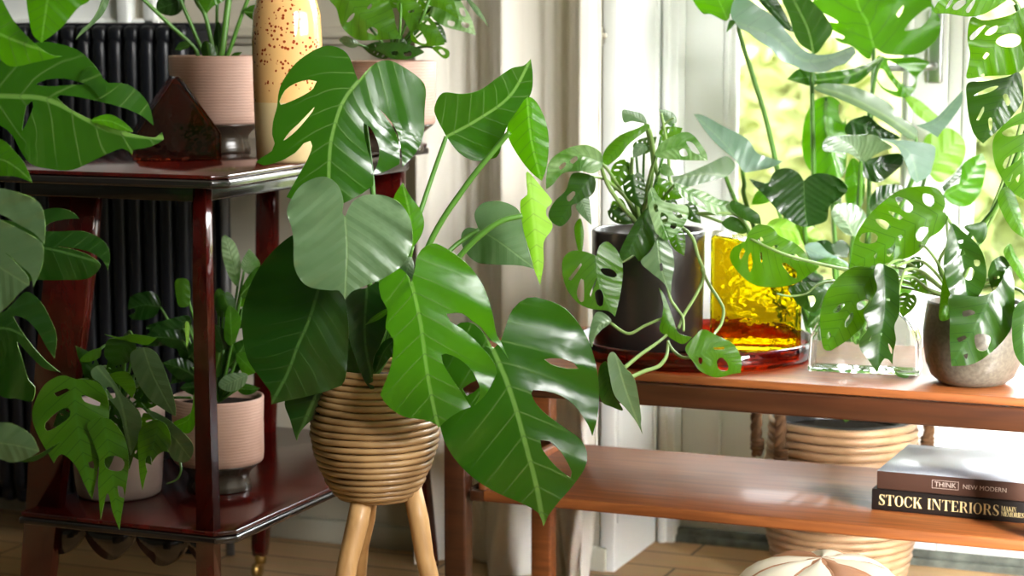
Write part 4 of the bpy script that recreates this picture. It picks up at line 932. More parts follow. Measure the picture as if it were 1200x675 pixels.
F_([(-30, 85), (0, 72), (30, 55), (46, 49), (65, 50.5), (91, 58.6), (111, 76.5), (121, 92), (127, 97, 1), (150, 99), (169, 114), (177, 130), (180, 147, 1), (163, 134), (140, 125), (114, 118.5), (90, 113.5), (70, 111.5), (67, 114), (81, 127), (107, 140), (130, 147), (156, 157), (182, 161), (190, 155, 1), (192, 163), (176, 172), (156, 176), (155, 182, 1), (143, 174), (114, 186), (85, 199), (58, 198), (36, 192), (24, 176), (14, 158), (0, 147), (-30, 140)],
   [(-25, 112), (20, 113), (60, 118), (130, 153), (190, 161)], 2.74, 'mid', [(-180, 400, 2.74), (-120, 140, 2.74)], tilt=.05, fold=.06, rip=.02, holes=[[(26, 153), (31, 124), (38, 118), (39, 125), (30, 147)], [(42, 99), (55, 93.5), (75, 92), (90, 95.5), (99, 98.5), (81, 99.5), (58, 101)]], extra=[([(92, 95, 1), (100, 80), (112, 79), (122, 94.5), (125, 108), (122, 121, 1), (113, 110), (103, 100)], -.006)])
F_([(107, 141), (125, 134), (140, 139), (156, 154), (140, 152), (122, 147)], [(108, 141), (130, 142), (155, 154)], 2.755, 'bri', None)
F_([(-30, 165), (0, 163), (16, 176), (29, 192), (38, 214, 1), (19.5, 207), (0, 206), (-30, 205)], [(-30, 180), (10, 190), (37, 212)], 2.68, 'bri', [(-160, 400, 2.7), (-90, 200, 2.69)])
F_([(-45, 235), (-20, 222), (0, 221), (19, 225), (40, 233), (49, 243), (53, 262), (52, 286, 1), (40, 273), (24, 264), (5, 253), (-10, 248), (0, 257), (24, 269), (45, 281), (51, 290), (49, 313), (39, 336, 1), (36, 322), (24, 311), (12, 300), (-5, 290), (5, 296), (19, 308), (33, 325), (34, 334, 1), (21, 345), (7, 360), (-20, 380), (-45, 370)], [(-45, 300), (-15, 305), (30, 332)], 2.62, 'grey', [(-160, 480, 2.68), (-110, 320, 2.65)], tilt=-.3, fold=.05)
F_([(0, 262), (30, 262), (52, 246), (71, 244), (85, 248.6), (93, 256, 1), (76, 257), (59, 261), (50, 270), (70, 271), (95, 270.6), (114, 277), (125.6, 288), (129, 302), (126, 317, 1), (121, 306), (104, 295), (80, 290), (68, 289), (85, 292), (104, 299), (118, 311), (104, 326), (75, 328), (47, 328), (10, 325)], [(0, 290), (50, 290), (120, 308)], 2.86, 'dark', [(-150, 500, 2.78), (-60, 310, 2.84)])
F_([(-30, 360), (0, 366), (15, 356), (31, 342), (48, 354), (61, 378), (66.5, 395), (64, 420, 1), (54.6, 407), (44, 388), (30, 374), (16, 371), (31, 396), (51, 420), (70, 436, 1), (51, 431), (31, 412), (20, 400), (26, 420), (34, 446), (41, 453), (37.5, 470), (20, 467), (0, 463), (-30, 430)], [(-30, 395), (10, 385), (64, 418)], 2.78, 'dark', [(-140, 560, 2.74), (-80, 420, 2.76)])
F_([(-30, 500), (0, 495), (20.5, 499), (37.5, 511), (46, 529, 1), (31, 538), (13.6, 542), (0, 538), (-30, 535)], [(-30, 518), (10, 520), (45, 528)], 2.60, 'grey', [(-120, 600, 2.66), (-70, 540, 2.62)], tilt=-.3)
F_([(20, 540), (35, 536), (48, 531), (60, 524), (71, 518, 1), (55, 532), (38, 541)], [(20, 540), (70, 518)], 2.66, 'dark', None)
F_([(88, 47, 1), (96, 34), (104, 27.7), (114, 13), (120, -2), (130, -12), (127, 4), (120.5, 17), (108, 30), (96, 40)], [(126, -8), (110, 22), (89, 45)], 2.9, 'grey', [(-170, 100, 2.8), (-40, -120, 2.85), (100, -60, 2.9)], r=.003)
# ---------------- tall philodendron-like plant in the basket behind the table
bd = 4.0
bc = P(988, 488, bd); bz = bc.z
tall = thing('potted_monstera', 'tall leafy plant in a rope handled rattan basket behind the coffee table', 'potted plant', (bc.x, bc.y, 0))
nco = 21; rt_ = bz/(2*nco)
prof = [(.132+.022*min(1, k/7)-.0014*max(0, k-15), rt_*(2*k+1)) for k in range(nco)]
coil_bowl('basket', prof, (bc.x, bc.y, 0), rt_*1.03, M['rattan2'], tall, .0008)
obj('inner_pot', lathe([(.118, bz-.20), (.137, bz-.012), (.141, bz-.004), (.139, bz+.003), (.133, bz+.002), (.128, bz-.015), (.11, bz-.19)], (bc.x, bc.y, 0), 60), M['plastic'], tall)
obj('soil', lathe([(.128, bz-.03), (.08, bz-.022), (.003, bz-.020)], (bc.x, bc.y, 0), 40), M['soil'], tall)
M['rope'] = simple('brown_rope', (.16, .085, .04), .8, .2, noise=.5, scale=60)
def rope(pts, r):
    p = catmull(pts, 10); out = []
    for s in range(3):
        q = []
        for i, v in enumerate(p):
            t = (p[min(i+1, len(p)-1)]-p[max(i-1, 0)]).normalized(); u = t.orthogonal().normalized(); w = t.cross(u); a = i*.55+s*2*pi/3
            q.append(v+(u*cos(a)+w*sin(a))*r*.55)
        out.append(tube(q, r*.62, 8))
    return join(*out)
for a0 in (radians(222), radians(42)):
    e = Vector((cos(a0), sin(a0), 0)); f = Vector((-sin(a0), cos(a0), 0)); c3 = Vector((bc.x, bc.y, 0))
    obj('handle', rope([c3+e*.163+f*.050+Vector((0, 0, bz-.075)), c3+e*.166+f*.050+Vector((0, 0, bz-.03)), c3+e*.165+f*.048+Vector((0, 0, bz+.02)), c3+e*.163+f*.02+Vector((0, 0, bz+.05)), c3+e*.163-f*.02+Vector((0, 0, bz+.05)), c3+e*.165-f*.048+Vector((0, 0, bz+.02)), c3+e*.166-f*.050+Vector((0, 0, bz-.03)), c3+e*.163-f*.05+Vector((0, 0, bz-.075))], .0105), M['rope'], tall)
    for s in (1, -1): obj('handle_binding', join(*[ring((c3.x+e.x*.163+f.x*s*.05, c3.y+e.y*.163+f.y*s*.05, bz-.05+dz), .0105, .0045, 20, 6) for dz in (-.012, -.004, .004)]), M['rope'], tall)
RC = (992, 492, 4.0)
def R_(out, mid, d, mat, stem=None, r=.0046, **kw):
    o = LEAF(tall, out, mid, d, mat, **kw)
    if stem: STEM(tall, [RC]+stem+[(mid[0][0], mid[0][1], d+.002)], r*1.2, r*.8)
    return o
R_([(1024, 56), (1036, 62.6), (1055, 64.5), (1075, 63), (1090, 54), (1100, 42), (1102, 27), (1098, 15), (1092, 4, 1), (1088, -20), (1075, -40), (1045, -62), (1005, -66, 1), (980, -45), (960, -15), (952, 8), (962, 14), (981, 24), (982, 27, 1), (970, 26), (972, 33), (990, 43), (988, 46, 1), (978, 44), (985, 50), (998, 54), (1012, 66), (1020, 69)], [(1024, 56), (1016, 25), (1004, 0), (1000, -64)], 3.93, 'bri', [(1015, 330, 3.97), (1019, 180, 3.95), (1023, 90, 3.94)], tilt=.35, fold=.1,
  holes=[[(1060, 35.6), (1067, 25), (1082, 12), (1091, 8), (1090, 19), (1080, 31), (1068, 35)], [(1050, 17), (1059, 6), (1057, 15), (1053, 21)]])
R_([(866, 33), (857, 20), (858, 2), (873, -2), (892.5, 9.6), (908, 21), (923, 38.5), (938.7, 56), (954, 63.6), (975, 63), (998, 54.5), (1003, 62, 1), (992, 74), (980, 78), (971, 83), (959, 85), (942.6, 83), (931, 77), (915.6, 71), (904, 58), (886.7, 46), (877, 38), (865.5, 33)], [(866, 28), (905, 42), (945, 72), (1000, 58)], 3.82, 'silv', [(950, 400, 3.95), (906, 175, 3.87), (883, 92, 3.84), (873, 61, 3.83), (866, 36, 3.82)], tilt=-.1, fold=-.6, roll=-.9, rip=.02)
R_([(858, 5), (852, 24), (833, 16.4), (823, 15.4), (811, -2), (805, -25), (825, -40), (850, -25), (862, -8)], [(852, 22), (840, -5), (822, -40)], 3.80, 'bri', None, tilt=.4)
R_([(858, 32), (851, 38, 1), (855, 24), (862, 26)], [(860, 28), (851, 37)], 3.81, 'mid', None)
R_([(954, 62.6), (950, 60), (938, 52), (930, 38), (925, 20), (916, 0), (905, -22), (925, -30), (943, -8), (955, 5), (968, 20), (975.6, 36.6), (968, 48), (959, 61)], [(953, 62), (945, 30), (915, -28)], 3.84, 'mid', [(955, 330, 3.95), (953.5, 201, 3.88), (951.5, 90, 3.85)], tilt=.5, roll=.4)
R_([(880, -18), (905, -8), (918, 12), (931, 38, 1), (920, 34), (905, 18), (890, 2)], [(882, -16), (905, 10), (930, 37)], 3.86, 'dark', None)
R_([(1036, 66), (1024, 71), (1000, 80), (975, 84), (955, 86), (940, 92), (946, 99), (960, 99), (985, 98.5), (1002, 98), (1014, 90), (1024, 80)], [(1034, 67), (1000, 87), (944, 96)], 3.90, 'mid', [(1000, 300, 3.96), (1022, 110, 3.92)], tilt=-.1, fold=-.3)
R_([(922, 93, 1), (936, 81), (954, 84), (956, 98), (950, 101), (936, 97)], [(953, 90), (923, 93)], 3.87, 'mid', None)
R_([(1073, 163), (1066, 163), (1055, 156), (1034, 141.6), (1008, 127), (982, 115.6), (958, 107), (953.5, 102, 1), (965, 97.8), (993.8, 100), (1017.5, 108), (1041, 120), (1055, 137), (1074, 151)], [(1073, 160), (1034, 134), (990, 112), (954, 102)], 3.82, 'grey', [(1010, 350, 3.95), (1068, 213, 3.86), (1074, 180, 3.83)], tilt=-.1, fold=-.4, roll=.5)
R_([(1073, 147, 1), (1085, 144), (1097, 138), (1113, 122), (1128, 106, 1), (1127, 122), (1115, 140), (1103, 155), (1099, 161, 1), (1086, 153)], [(1076, 148), (1100, 142), (1127, 108)], 3.81, 'silv', None, roll=-.4)
R_([(1009, 189), (1004, 186), (994, 179.6), (975, 178), (965, 177), (964, 169), (970, 160.6), (989, 159), (1022, 158), (1032, 163), (1046, 172.5), (1034, 177), (1013, 189)], [(1009, 188), (1000, 172), (985, 163)], 3.79, 'grey', [(998, 300, 3.92), (1007, 240, 3.84), (1008.5, 200, 3.80)], tilt=-.4, fold=-.2)
R_([(1032, 163), (1050, 164), (1065, 165), (1093, 170), (1096, 180), (1093, 194), (1088.6, 205.6), (1074, 215, 1), (1066, 205), (1062.5, 194), (1051, 172)], [(1036, 164), (1065, 178), (1076, 213)], 3.80, 'silv', None, tilt=-.2, roll=-.5)
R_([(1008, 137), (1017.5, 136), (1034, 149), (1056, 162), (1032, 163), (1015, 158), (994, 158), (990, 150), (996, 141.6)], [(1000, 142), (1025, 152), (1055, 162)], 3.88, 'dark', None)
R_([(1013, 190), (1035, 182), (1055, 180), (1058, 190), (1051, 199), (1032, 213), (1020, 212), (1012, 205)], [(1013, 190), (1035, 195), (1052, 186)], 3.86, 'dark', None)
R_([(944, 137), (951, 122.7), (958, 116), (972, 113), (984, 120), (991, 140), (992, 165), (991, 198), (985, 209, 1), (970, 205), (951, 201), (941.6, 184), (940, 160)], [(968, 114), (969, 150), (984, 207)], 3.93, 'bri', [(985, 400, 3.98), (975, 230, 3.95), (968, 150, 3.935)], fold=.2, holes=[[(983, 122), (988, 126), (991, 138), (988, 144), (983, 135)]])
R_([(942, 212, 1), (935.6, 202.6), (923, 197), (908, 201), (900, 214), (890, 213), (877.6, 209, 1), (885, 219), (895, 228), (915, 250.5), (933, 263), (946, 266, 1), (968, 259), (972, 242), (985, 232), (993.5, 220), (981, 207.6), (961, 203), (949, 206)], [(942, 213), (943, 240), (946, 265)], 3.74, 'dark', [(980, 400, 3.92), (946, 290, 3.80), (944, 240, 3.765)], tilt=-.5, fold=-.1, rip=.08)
R_([(974, 248), (981.6, 239.5), (995, 238), (1008.5, 244), (1016, 256), (1010, 270), (1001, 277, 1), (989, 273), (977.7, 260)], [(1000, 276), (992, 258), (978, 245)], 3.80, 'grey', None, tilt=-.3)
STEM(tall, [RC, (1000, 340, 3.9), (1003, 290, 3.82), (1000, 276, 3.803)], .004, .003)
R_([(1019, 235), (1028, 220), (1043, 216), (1058.6, 219), (1060, 232), (1047, 240), (1026, 246), (1019.7, 248)], [(1020, 246), (1035, 232), (1056, 220)], 3.86, 'dark', [(1010, 330, 3.94)])
R_([(1151, 180, 1), (1155, 190), (1154.7, 201), (1149, 225), (1134.5, 241), (1115.6, 239), (1106, 227), (1116, 218), (1125, 213), (1127.4, 194), (1139, 184.5)], [(1108, 228), (1130, 215), (1151, 181)], 3.84, 'bri', [(1030, 350, 3.95), (1080, 260, 3.88)], fold=.2)
R_([(1104, 219, 1), (1115, 208), (1127, 194, 1), (1126, 205), (1118, 214), (1106, 225, 1)], [(1105, 222), (1127, 195)], 3.825, 'dark', None)
R_([(1085, 160), (1110, 150), (1130, 165), (1128, 190), (1105, 213), (1090, 205), (1083, 180)], [(1086, 200), (1105, 180), (1128, 160)], 4.02, 'lime', [(1040, 350, 3.99), (1075, 240, 4.0)])
R_([(1028, 66), (1040, 68), (1055, 68), (1072, 67), (1090, 73, 1), (1082, 82), (1075, 90), (1073, 103), (1063, 114), (1048, 112), (1032, 102), (1025, 85)], [(1026, 68), (1050, 92), (1066, 112)], 3.96, 'bri', None, holes=[[(1040, 71), (1055, 78), (1072, 91), (1069, 101), (1058, 99), (1047, 88)], [(1026.5, 84), (1034, 81), (1042, 92), (1052, 106), (1041, 105), (1031, 98)]])
R_([(1060, 112), (1075, 116), (1090, 128), (1102, 140), (1098, 150), (1084, 142), (1070, 130)], [(1062, 113), (1082, 130), (1100, 147)], 3.97, 'lime', None)
R_([(813, 134, 1), (824, 135), (848, 148), (876, 163), (886, 178), (899, 184), (917, 189, 1), (905, 196), (881, 201), (871, 201), (861, 187), (841, 170), (826, 153)], [(870, 199), (848, 167), (814, 135)], 3.80, 'silv', [(940, 420, 3.95), (878, 250, 3.84), (872, 215, 3.81)], tilt=.2, fold=-.4, roll=.5)
R_([(788, 207, 1), (805, 203), (833, 190.5), (851, 183), (861, 192), (858, 202), (848, 208), (826, 214), (803, 219.5), (790, 215)], [(850, 206), (825, 204), (789, 210)], 3.74, 'grey', [(945, 430, 3.93), (868, 250, 3.80), (856, 222, 3.76)], tilt=-.2, roll=.3)
R_([(943, 288), (958, 284), (971, 296), (991, 306), (995, 313, 1), (973, 310), (956, 307), (948, 300)], [(945, 290), (970, 302), (994, 312)], 3.72, 'silv', None, tilt=-.2)
R_([(956, 284), (968, 281), (976, 286, 1), (986, 281), (995, 288), (994, 297), (991, 302), (973, 298), (962, 293)], [(976, 287), (980, 300)], 3.76, 'dark', [(985, 400, 3.92), (978, 320, 3.8)])
R_([(954, 307, 1), (971, 302), (986, 305), (994, 314, 1), (973, 312)], [(956, 307), (974, 307), (993, 313)], 3.70, 'bri', None)
R_([(898, 268), (904, 258), (918, 256), (945, 262), (965, 275), (960, 285), (935, 287), (915, 279)], [(900, 264), (930, 270), (962, 280)], 3.80, 'lime', [(960, 400, 3.95), (915, 300, 3.84)])
R_([(1000, 185), (1012, 200), (1013, 230), (1004, 250), (993, 244), (990, 215), (993, 195)], [(1000, 188), (1003, 215), (1003, 248)], 3.95, 'bri', None)
# lower mass of young leaves round the stems
for i, (bx, by, tx, ty, w, d, mt) in enumerate([(985, 345, 950, 335, .8, 3.78, 'mid'), (1000, 350, 1010, 380, .75, 3.80, 'dark'), (975, 360, 945, 385, .75, 3.76, 'mid'), (1030, 290, 1058, 278, .8, 3.86, 'mid'), (1012, 320, 1040, 300, .7, 3.9, 'bri'), (965, 330, 925, 345, .7, 3.82, 'dark'), (1050, 340, 1075, 320, .8, 3.92, 'bri'), (905, 225, 880, 240, .7, 3.86, 'bri'), (975, 215, 985, 245, .6, 3.9, 'mid')]):
    TL(tall, (bx, by), (tx, ty), w, d, mt, .05, 0, i, fold=.2); STEM(tall, [RC, ((992+bx)/2, (492+by)/2, 3.93), (bx, by, d)], .004, .003)
# ---------------- swiss cheese vine in the dark brown pot on the tray
pd = 3.47; pa = P(750, 330, pd)
pc = Vector((TRC.x-.089, TRC.y+.004, TT+.0108))
vine = thing('potted_vine', 'swiss cheese vine in a dark brown pot standing in the red tray', 'potted plant', pc)
pr, ph = 66*3.60/FPX, P(750, 268, 3.60).z-pc.z
obj('pot_body', lathe([(pr*.93, 0), (pr*.97, .004), (pr*.985, .05), (pr, ph*.6), (pr*1.005, ph-.003), (pr*.985, ph), (pr*.955, ph-.002), (pr*.93, ph-.03), (pr*.90, .01), (.01, .008)], pc, 72), M['charcoal'], vine)
obj('soil', lathe([(pr*.93, ph-.022), (pr*.5, ph-.016), (.002, ph-.014)], pc, 40), M['soil'], vine)
VC = (752, 268, 3.57)
def A_(out, mid, d, mat, stem=None, r=.0030, sm='stem_pale', **kw):
    o = LEAF(vine, out, mid, d, mat, **kw)
    if stem is not None: STEM(vine, [VC]+stem+[(mid[0][0], mid[0][1], d+.002)], r*1.15, r*.8, sm)
    return o
A_([(645, 188), (665, 174), (688, 170), (704, 179), (705.6, 195), (695.5, 203), (680, 200.6), (660, 203), (648, 216), (640, 222, 1), (640, 208)], [(704, 190), (675, 184), (641, 219)], 3.40, 'pale', [(735, 235, 3.52), (715, 203, 3.45)], tilt=-.1, fold=-.6, holes=[[(668, 188), (675, 183), (677, 187), (671, 192)], [(655, 195), (662, 190), (663, 194), (657, 199)]])
A_([(671.6, 203), (695.5, 207), (697, 223), (688, 233), (678, 238), (670, 241), (669, 253.5), (658, 265), (647.6, 261), (642.6, 251), (650, 236), (663, 223)], [(694, 207), (672, 235), (654, 263)], 3.41, 'adad', [(740, 240, 3.52), (712, 212, 3.46)], holes=[[(664, 231), (672, 224), (674, 228), (667, 236)]])
A_([(675, 241), (689, 231), (692, 246), (693.5, 264, 1), (680, 251)], [(683, 238), (693, 262)], 3.40, 'grey', None)
A_([(673, 267), (680, 256), (684, 271), (683, 290), (681, 296), (677, 292)], [(680, 258), (681, 294)], 3.42, 'adan', None, fold=.5)
A_([(708, 178), (715.6, 168), (728, 158), (748, 150), (758.5, 145), (761, 150), (748, 160), (736, 170), (726, 183), (713, 194, 1), (706, 190)], [(758, 147), (735, 162), (709, 190)], 3.45, 'adan', [(765, 200, 3.52)], fold=.3, roll=.3)
A_([(729.5, 129), (741, 130), (753, 134), (757, 144), (741, 142), (731, 143)], [(756, 143), (744, 136), (730, 131)], 3.50, 'grey', [(765, 200, 3.54)])
A_([(768, 178), (778, 165), (800.5, 155), (813, 159), (827, 178), (829, 188, 1), (810.5, 188), (790, 187), (770, 184)], [(769, 180), (800, 172), (828, 187)], 3.40, 'pale', [(758, 220, 3.5)], tilt=-.2, holes=[[(796, 177), (802, 174), (806, 182), (799, 183)], [(804, 166), (812, 168), (820, 180), (812, 178)]])
A_([(790, 214), (805.5, 219), (826, 225), (841, 233), (858, 238), (861, 248.5), (846, 253.5), (828, 247), (810.5, 238), (798, 228)], [(791, 216), (825, 235), (858, 246)], 3.42, 'pale', [(770, 240, 3.5)], tilt=-.1, roll=-.3, holes=[[(812, 230), (822, 236), (828, 243), (818, 239)]])
A_([(858, 235), (873.5, 241), (889, 251), (892, 263, 1), (881, 261), (866, 253.5), (856, 243)], [(857, 238), (891, 261)], 3.41, 'adad', None)
A_([(846, 261), (858, 253.5), (871, 261), (876, 272, 1), (868.5, 274), (853, 268.6)], [(848, 261), (875, 271)], 3.43, 'adad', [(790, 245, 3.5)])
A_([(759, 228), (765, 219.5), (775, 234), (790, 239), (805, 241.5), (806, 254), (797.5, 269), (782.5, 281.5), (770, 274), (765, 261.5), (760, 244)], [(763, 222), (772, 250), (784, 280)], 3.33, 'pale', [(757, 240, 3.45)], tilt=-.3, holes=[[(775, 249), (783, 254), (780, 262), (775, 257)], [(788, 247), (797, 250), (800, 256), (792, 254)], [(766, 240), (770, 240), (771, 248), (767, 247)], [(786, 263), (793, 262), (791, 268), (786, 268)]])
A_([(760, 244), (747.5, 256.5), (735, 276.5), (726, 296.5), (730, 306, 1), (742.5, 299), (750, 306), (762.5, 291.5), (770, 279), (766, 262)], [(760, 246), (748, 275), (731, 304)], 3.35, 'adad', None, tilt=-.2)
A_([(772.5, 276.5), (785, 286.5), (790, 309), (787, 330), (786, 347, 1), (777.5, 331.5), (762.5, 319), (751, 306.5), (762.5, 294)], [(771, 278), (774, 310), (786, 346)], 3.325, 'grey', None, tilt=-.15, holes=[[(773, 310), (776, 308), (777, 317), (774, 318)]])
A_([(699, 300, 1), (685, 294.7), (670, 294), (660, 303), (659, 320), (664, 338), (675, 353), (688, 360.7), (700.5, 363), (713, 364.5), (720.6, 371, 1), (724, 358), (728, 338), (730, 315), (725.6, 297.7), (718, 287.6), (710.5, 283), (703, 287.6), (700, 295)], [(699, 300), (704, 335), (720, 370)], 3.33, 'adan', [(750, 290, 3.42), (725, 308, 3.36)], tilt=-.15, roll=-.15,
  holes=[[(704, 315), (715, 315), (723, 321), (720, 325), (708, 322)], [(691, 345), (699, 326), (698, 331), (692, 348)], [(697, 343), (703, 339), (707, 346), (706, 358), (700, 357)], [(666, 327), (681, 308), (682, 310.5), (669, 329)], [(676, 341), (681, 326.5), (684, 328), (684, 353), (678, 351)]])
A_([(690, 396), (695.5, 371), (703, 365), (713, 371), (716, 378), (705.5, 386), (697, 396), (694, 407, 1)], [(715, 377), (702, 382), (694, 405)], 3.32, 'grey', None, fold=.3)
A_([(719, 412.5), (732.5, 430.5), (744, 445.5), (751, 485), (751, 498), (753, 509, 1), (746, 495), (735, 480.5), (720, 463), (714, 438), (712, 420)], [(722, 416), (733, 455), (752, 507)], 3.17, 'grey', None, tilt=0, fold=-.2)
A_([(702.5, 430.5), (711, 424), (715, 443), (720, 463), (730, 480.5), (717.5, 477), (705, 470.5), (701, 450)], [(709, 426), (712, 450), (726, 480)], 3.19, 'adad', None)
A_([(813, 395), (824, 386), (840, 393), (859, 403), (867, 415), (869, 425), (868, 437, 1), (859, 438), (848, 441), (837, 442), (821, 435), (813, 425), (803, 409)], [(823, 414), (842, 412), (867, 434)], 3.20, 'adan', None, tilt=.1, holes=[[(840, 423), (846, 419), (853, 427), (852, 434), (843, 433)], [(836, 407.5), (849, 406.5), (849, 409.5), (837, 409.5)], [(819, 419), (823, 420), (822, 427), (819, 425)]])
A_([(772, 337, 1), (779, 347), (789, 374), (795, 390), (811, 395, 1), (800, 403), (784, 395), (773, 387), (776, 371), (777, 356)], [(773, 340), (783, 380), (808, 396)], 3.29, 'adan', None, fold=.4)
for s, rr_ in (([VC, (790, 255, 3.50), (812, 251, 3.45), (838, 250, 3.42), (860, 251, 3.42), (872, 260, 3.42), (880, 272, 3.42)], .0036),
          ([VC, (785, 262, 3.46), (801, 268, 3.40), (812, 280, 3.37), (818, 300, 3.36), (825, 322, 3.35), (816, 345, 3.34), (802, 368, 3.32), (795, 385, 3.30)], .0034),
          ([(822, 315, 3.352), (832, 335, 3.345), (843, 352, 3.33), (848, 364, 3.32), (845, 380, 3.30), (838, 390, 3.28), (834, 398, 3.25)], .003),
          ([VC, (775, 300, 3.40), (784, 345, 3.33), (792, 360, 3.32), (800, 372, 3.31), (801, 388, 3.29)], .003),
          ([(716, 379, 3.32), (736, 391, 3.30), (755, 382, 3.30), (774, 374, 3.295), (784, 372, 3.29)], .0028),
          ([(732, 431, 3.19), (750, 416, 3.22), (770, 402, 3.25), (781, 393, 3.28)], .0032),
          ([(738, 443, 3.18), (755, 435, 3.20), (772, 429, 3.21), (781, 417, 3.23), (783, 400, 3.26)], .0036),
          ([(783, 402, 3.255), (790, 412, 3.24), (801, 419, 3.22), (815, 418, 3.21), (824, 414, 3.205)], .0028),
          ([VC, (728, 240, 3.47), (712, 216, 3.45), (704, 194, 3.42)], .0042), ([VC, (744, 230, 3.5), (740, 205, 3.5), (741, 185, 3.48)], .004), ([VC, (772, 220, 3.50), (768, 195, 3.49), (764, 165, 3.47), (760, 150, 3.46)], .0046),
          ([VC, (783, 225, 3.5), (784, 205, 3.49), (783, 180, 3.48), (780, 160, 3.47), (775, 133, 3.46)], .0032), ([(775, 150, 3.47), (783, 142, 3.46), (790, 138, 3.455)], .002)):
    STEM(vine, s, rr_, rr_*.75, 'stem_pale')
for i, (bx, by, tx, ty, w, d, mt) in enumerate([(742, 205, 752, 245, .7, 3.46, 'adad'), (770, 215, 800, 232, .7, 3.46, 'adan'), (735, 190, 720, 225, .7, 3.5, 'adan'), (775, 160, 800, 150, .8, 3.5, 'adan'), (745, 175, 770, 160, .7, 3.52, 'adad'), (722, 235, 735, 262, .7, 3.52, 'adan'), (785, 235, 790, 262, .75, 3.44, 'adad'), (755, 170, 742, 185, .8, 3.44, 'grey'), (775, 195, 790, 205, .8, 3.47, 'pale'), (792, 270, 802, 300, .65, 3.36, 'adan'), (715, 245, 742, 262, .6, 3.49, 'adad'), (805, 240, 822, 262, .7, 3.44, 'adad'), (790, 145, 772, 128, .6, 3.52, 'grey')]):
    TL(vine, (bx, by), (tx, ty), w, d, mt, .06, 3 if mt[0] == 'a' else 0, i+40, fold=.25, rip=.09); STEM(vine, [VC, ((752+bx)/2, (262+by)/2, 3.53), (bx, by, d)], .0026, .002, 'stem')
# ---------------- swiss cheese vine in the round grey stoneware pot
qc = PZ(1131, 455, TT); qc = Vector((qc.x+.003, qc.y+.048, TT+.0005)); qd = 3.27
chz = thing('potted_vine', 'swiss cheese vine in a round grey stoneware pot at the right of the coffee table', 'potted plant', qc)
qr = 59*qd/FPX; qh = .135
obj('pot_body', lathe([(qr*.50, 0), (qr*.66, .003), (qr*.82, .014), (qr*.93, .034), (qr*.99, .062), (qr, .085), (qr*.97, .110), (qr*.93, qh-.004), (qr*.91, qh), (qr*.88, qh-.002), (qr*.89, .10), (qr*.86, .04), (.01, .012)], qc, 72), M['stone'], chz)
obj('soil', lathe([(qr*.885, qh-.022), (qr*.5, qh-.016), (.002, qh-.015)], qc, 40), M['soil'], chz)
QC = (1118, 350, 3.27)
def B_(out, mid, d, mat, stem=None, r=.0026, **kw):
    o = LEAF(chz, out, mid, d, mat, **kw)
    if stem is not None: STEM(chz, [QC]+stem+[(mid[0][0], mid[0][1], d+.002)], r*1.2, r*.85, 'stem_pale')
    return o
s = 831/160
B_(AT([(700, 250, ), (715, 200), (690, 130), (640, 100), (560, 95), (460, 110), (380, 155), (290, 230), (220, 310), (175, 390), (150, 480), (140, 560), (128, 592), (200, 598), (290, 580), (390, 555), (500, 525), (580, 470), (620, 410), (680, 370), (720, 320), (735, 280), (712, 263)], s, (970, 200)), AT([(705, 256), (545, 320), (365, 440), (208, 545), (130, 590)], s, (970, 200)), 3.20, 'adan', [(1100, 310, 3.25), (1118, 275, 3.22)], tilt=-.05, roll=.2, rip=.09,
  holes=[AT(h, s, (970, 200)) for h in [[(580, 140), (640, 155), (645, 215), (610, 215), (582, 190)], [(410, 165), (460, 165), (520, 215), (500, 255), (450, 235)], [(370, 245), (420, 260), (460, 285), (440, 300), (400, 280)], [(290, 295), (350, 305), (385, 345), (360, 360), (315, 335)], [(195, 430), (210, 385), (270, 375), (305, 400), (290, 435), (240, 445)], [(535, 380), (560, 345), (610, 345), (612, 370), (570, 430), (545, 425)], [(358, 480), (380, 470), (405, 445), (410, 470), (375, 525), (360, 515)], [(425, 400), (445, 388), (458, 405), (440, 425)], [(280, 520), (300, 498), (300, 525), (285, 540)]]])
B_([(994, 315.6), (1008, 312), (1023, 315.6), (1032, 326.7), (1026, 349), (1018, 362), (1012, 380), (1000, 393), (988, 402), (974, 410.7, 1), (965.6, 409), (962, 393), (961, 371), (965.6, 349), (976.7, 331)], [(1022, 320), (1000, 350), (985, 380), (968, 409)], 3.15, 'adan', [(1085, 325, 3.25), (1045, 312, 3.2)], tilt=-.1, roll=.1, rip=.1,
  holes=[[(968, 394), (972, 388), (974, 392), (970, 398)], [(976, 365), (985, 356), (990, 357), (982, 366)], [(1004, 356), (1010, 352), (1018, 352), (1012, 361), (1005, 363)], [(990, 378), (998, 366), (1000, 372), (992, 384)]])
B_([(1028, 309), (1040, 312), (1052, 320), (1054, 344), (1054, 367), (1048, 382), (1050, 398), (1047, 412), (1046, 427, 1), (1041, 421), (1036.7, 420), (1031, 428), (1028, 437, 1), (1019, 424), (1008, 409), (1008, 398), (1017, 384), (1012, 367), (1019, 355.6), (1028, 338), (1024, 322)], [(1036, 315), (1038, 360), (1032, 395), (1029, 434)], 3.12, 'adad', [(1085, 322, 3.22), (1055, 305, 3.17)], fold=-.3, rip=.12,
  holes=[[(1037, 348), (1043, 350), (1043, 353), (1038, 352)], [(1018, 400), (1021.5, 393), (1020, 399)], [(1041, 402), (1045.5, 409), (1045, 415.5), (1042, 409)], [(1031, 391), (1034, 390), (1033, 394)]])
B_([(1046, 428, 1), (1052, 437), (1066, 440, 1), (1062, 443), (1051, 440)], [(1047, 430), (1064, 441)], 3.11, 'adad', None)
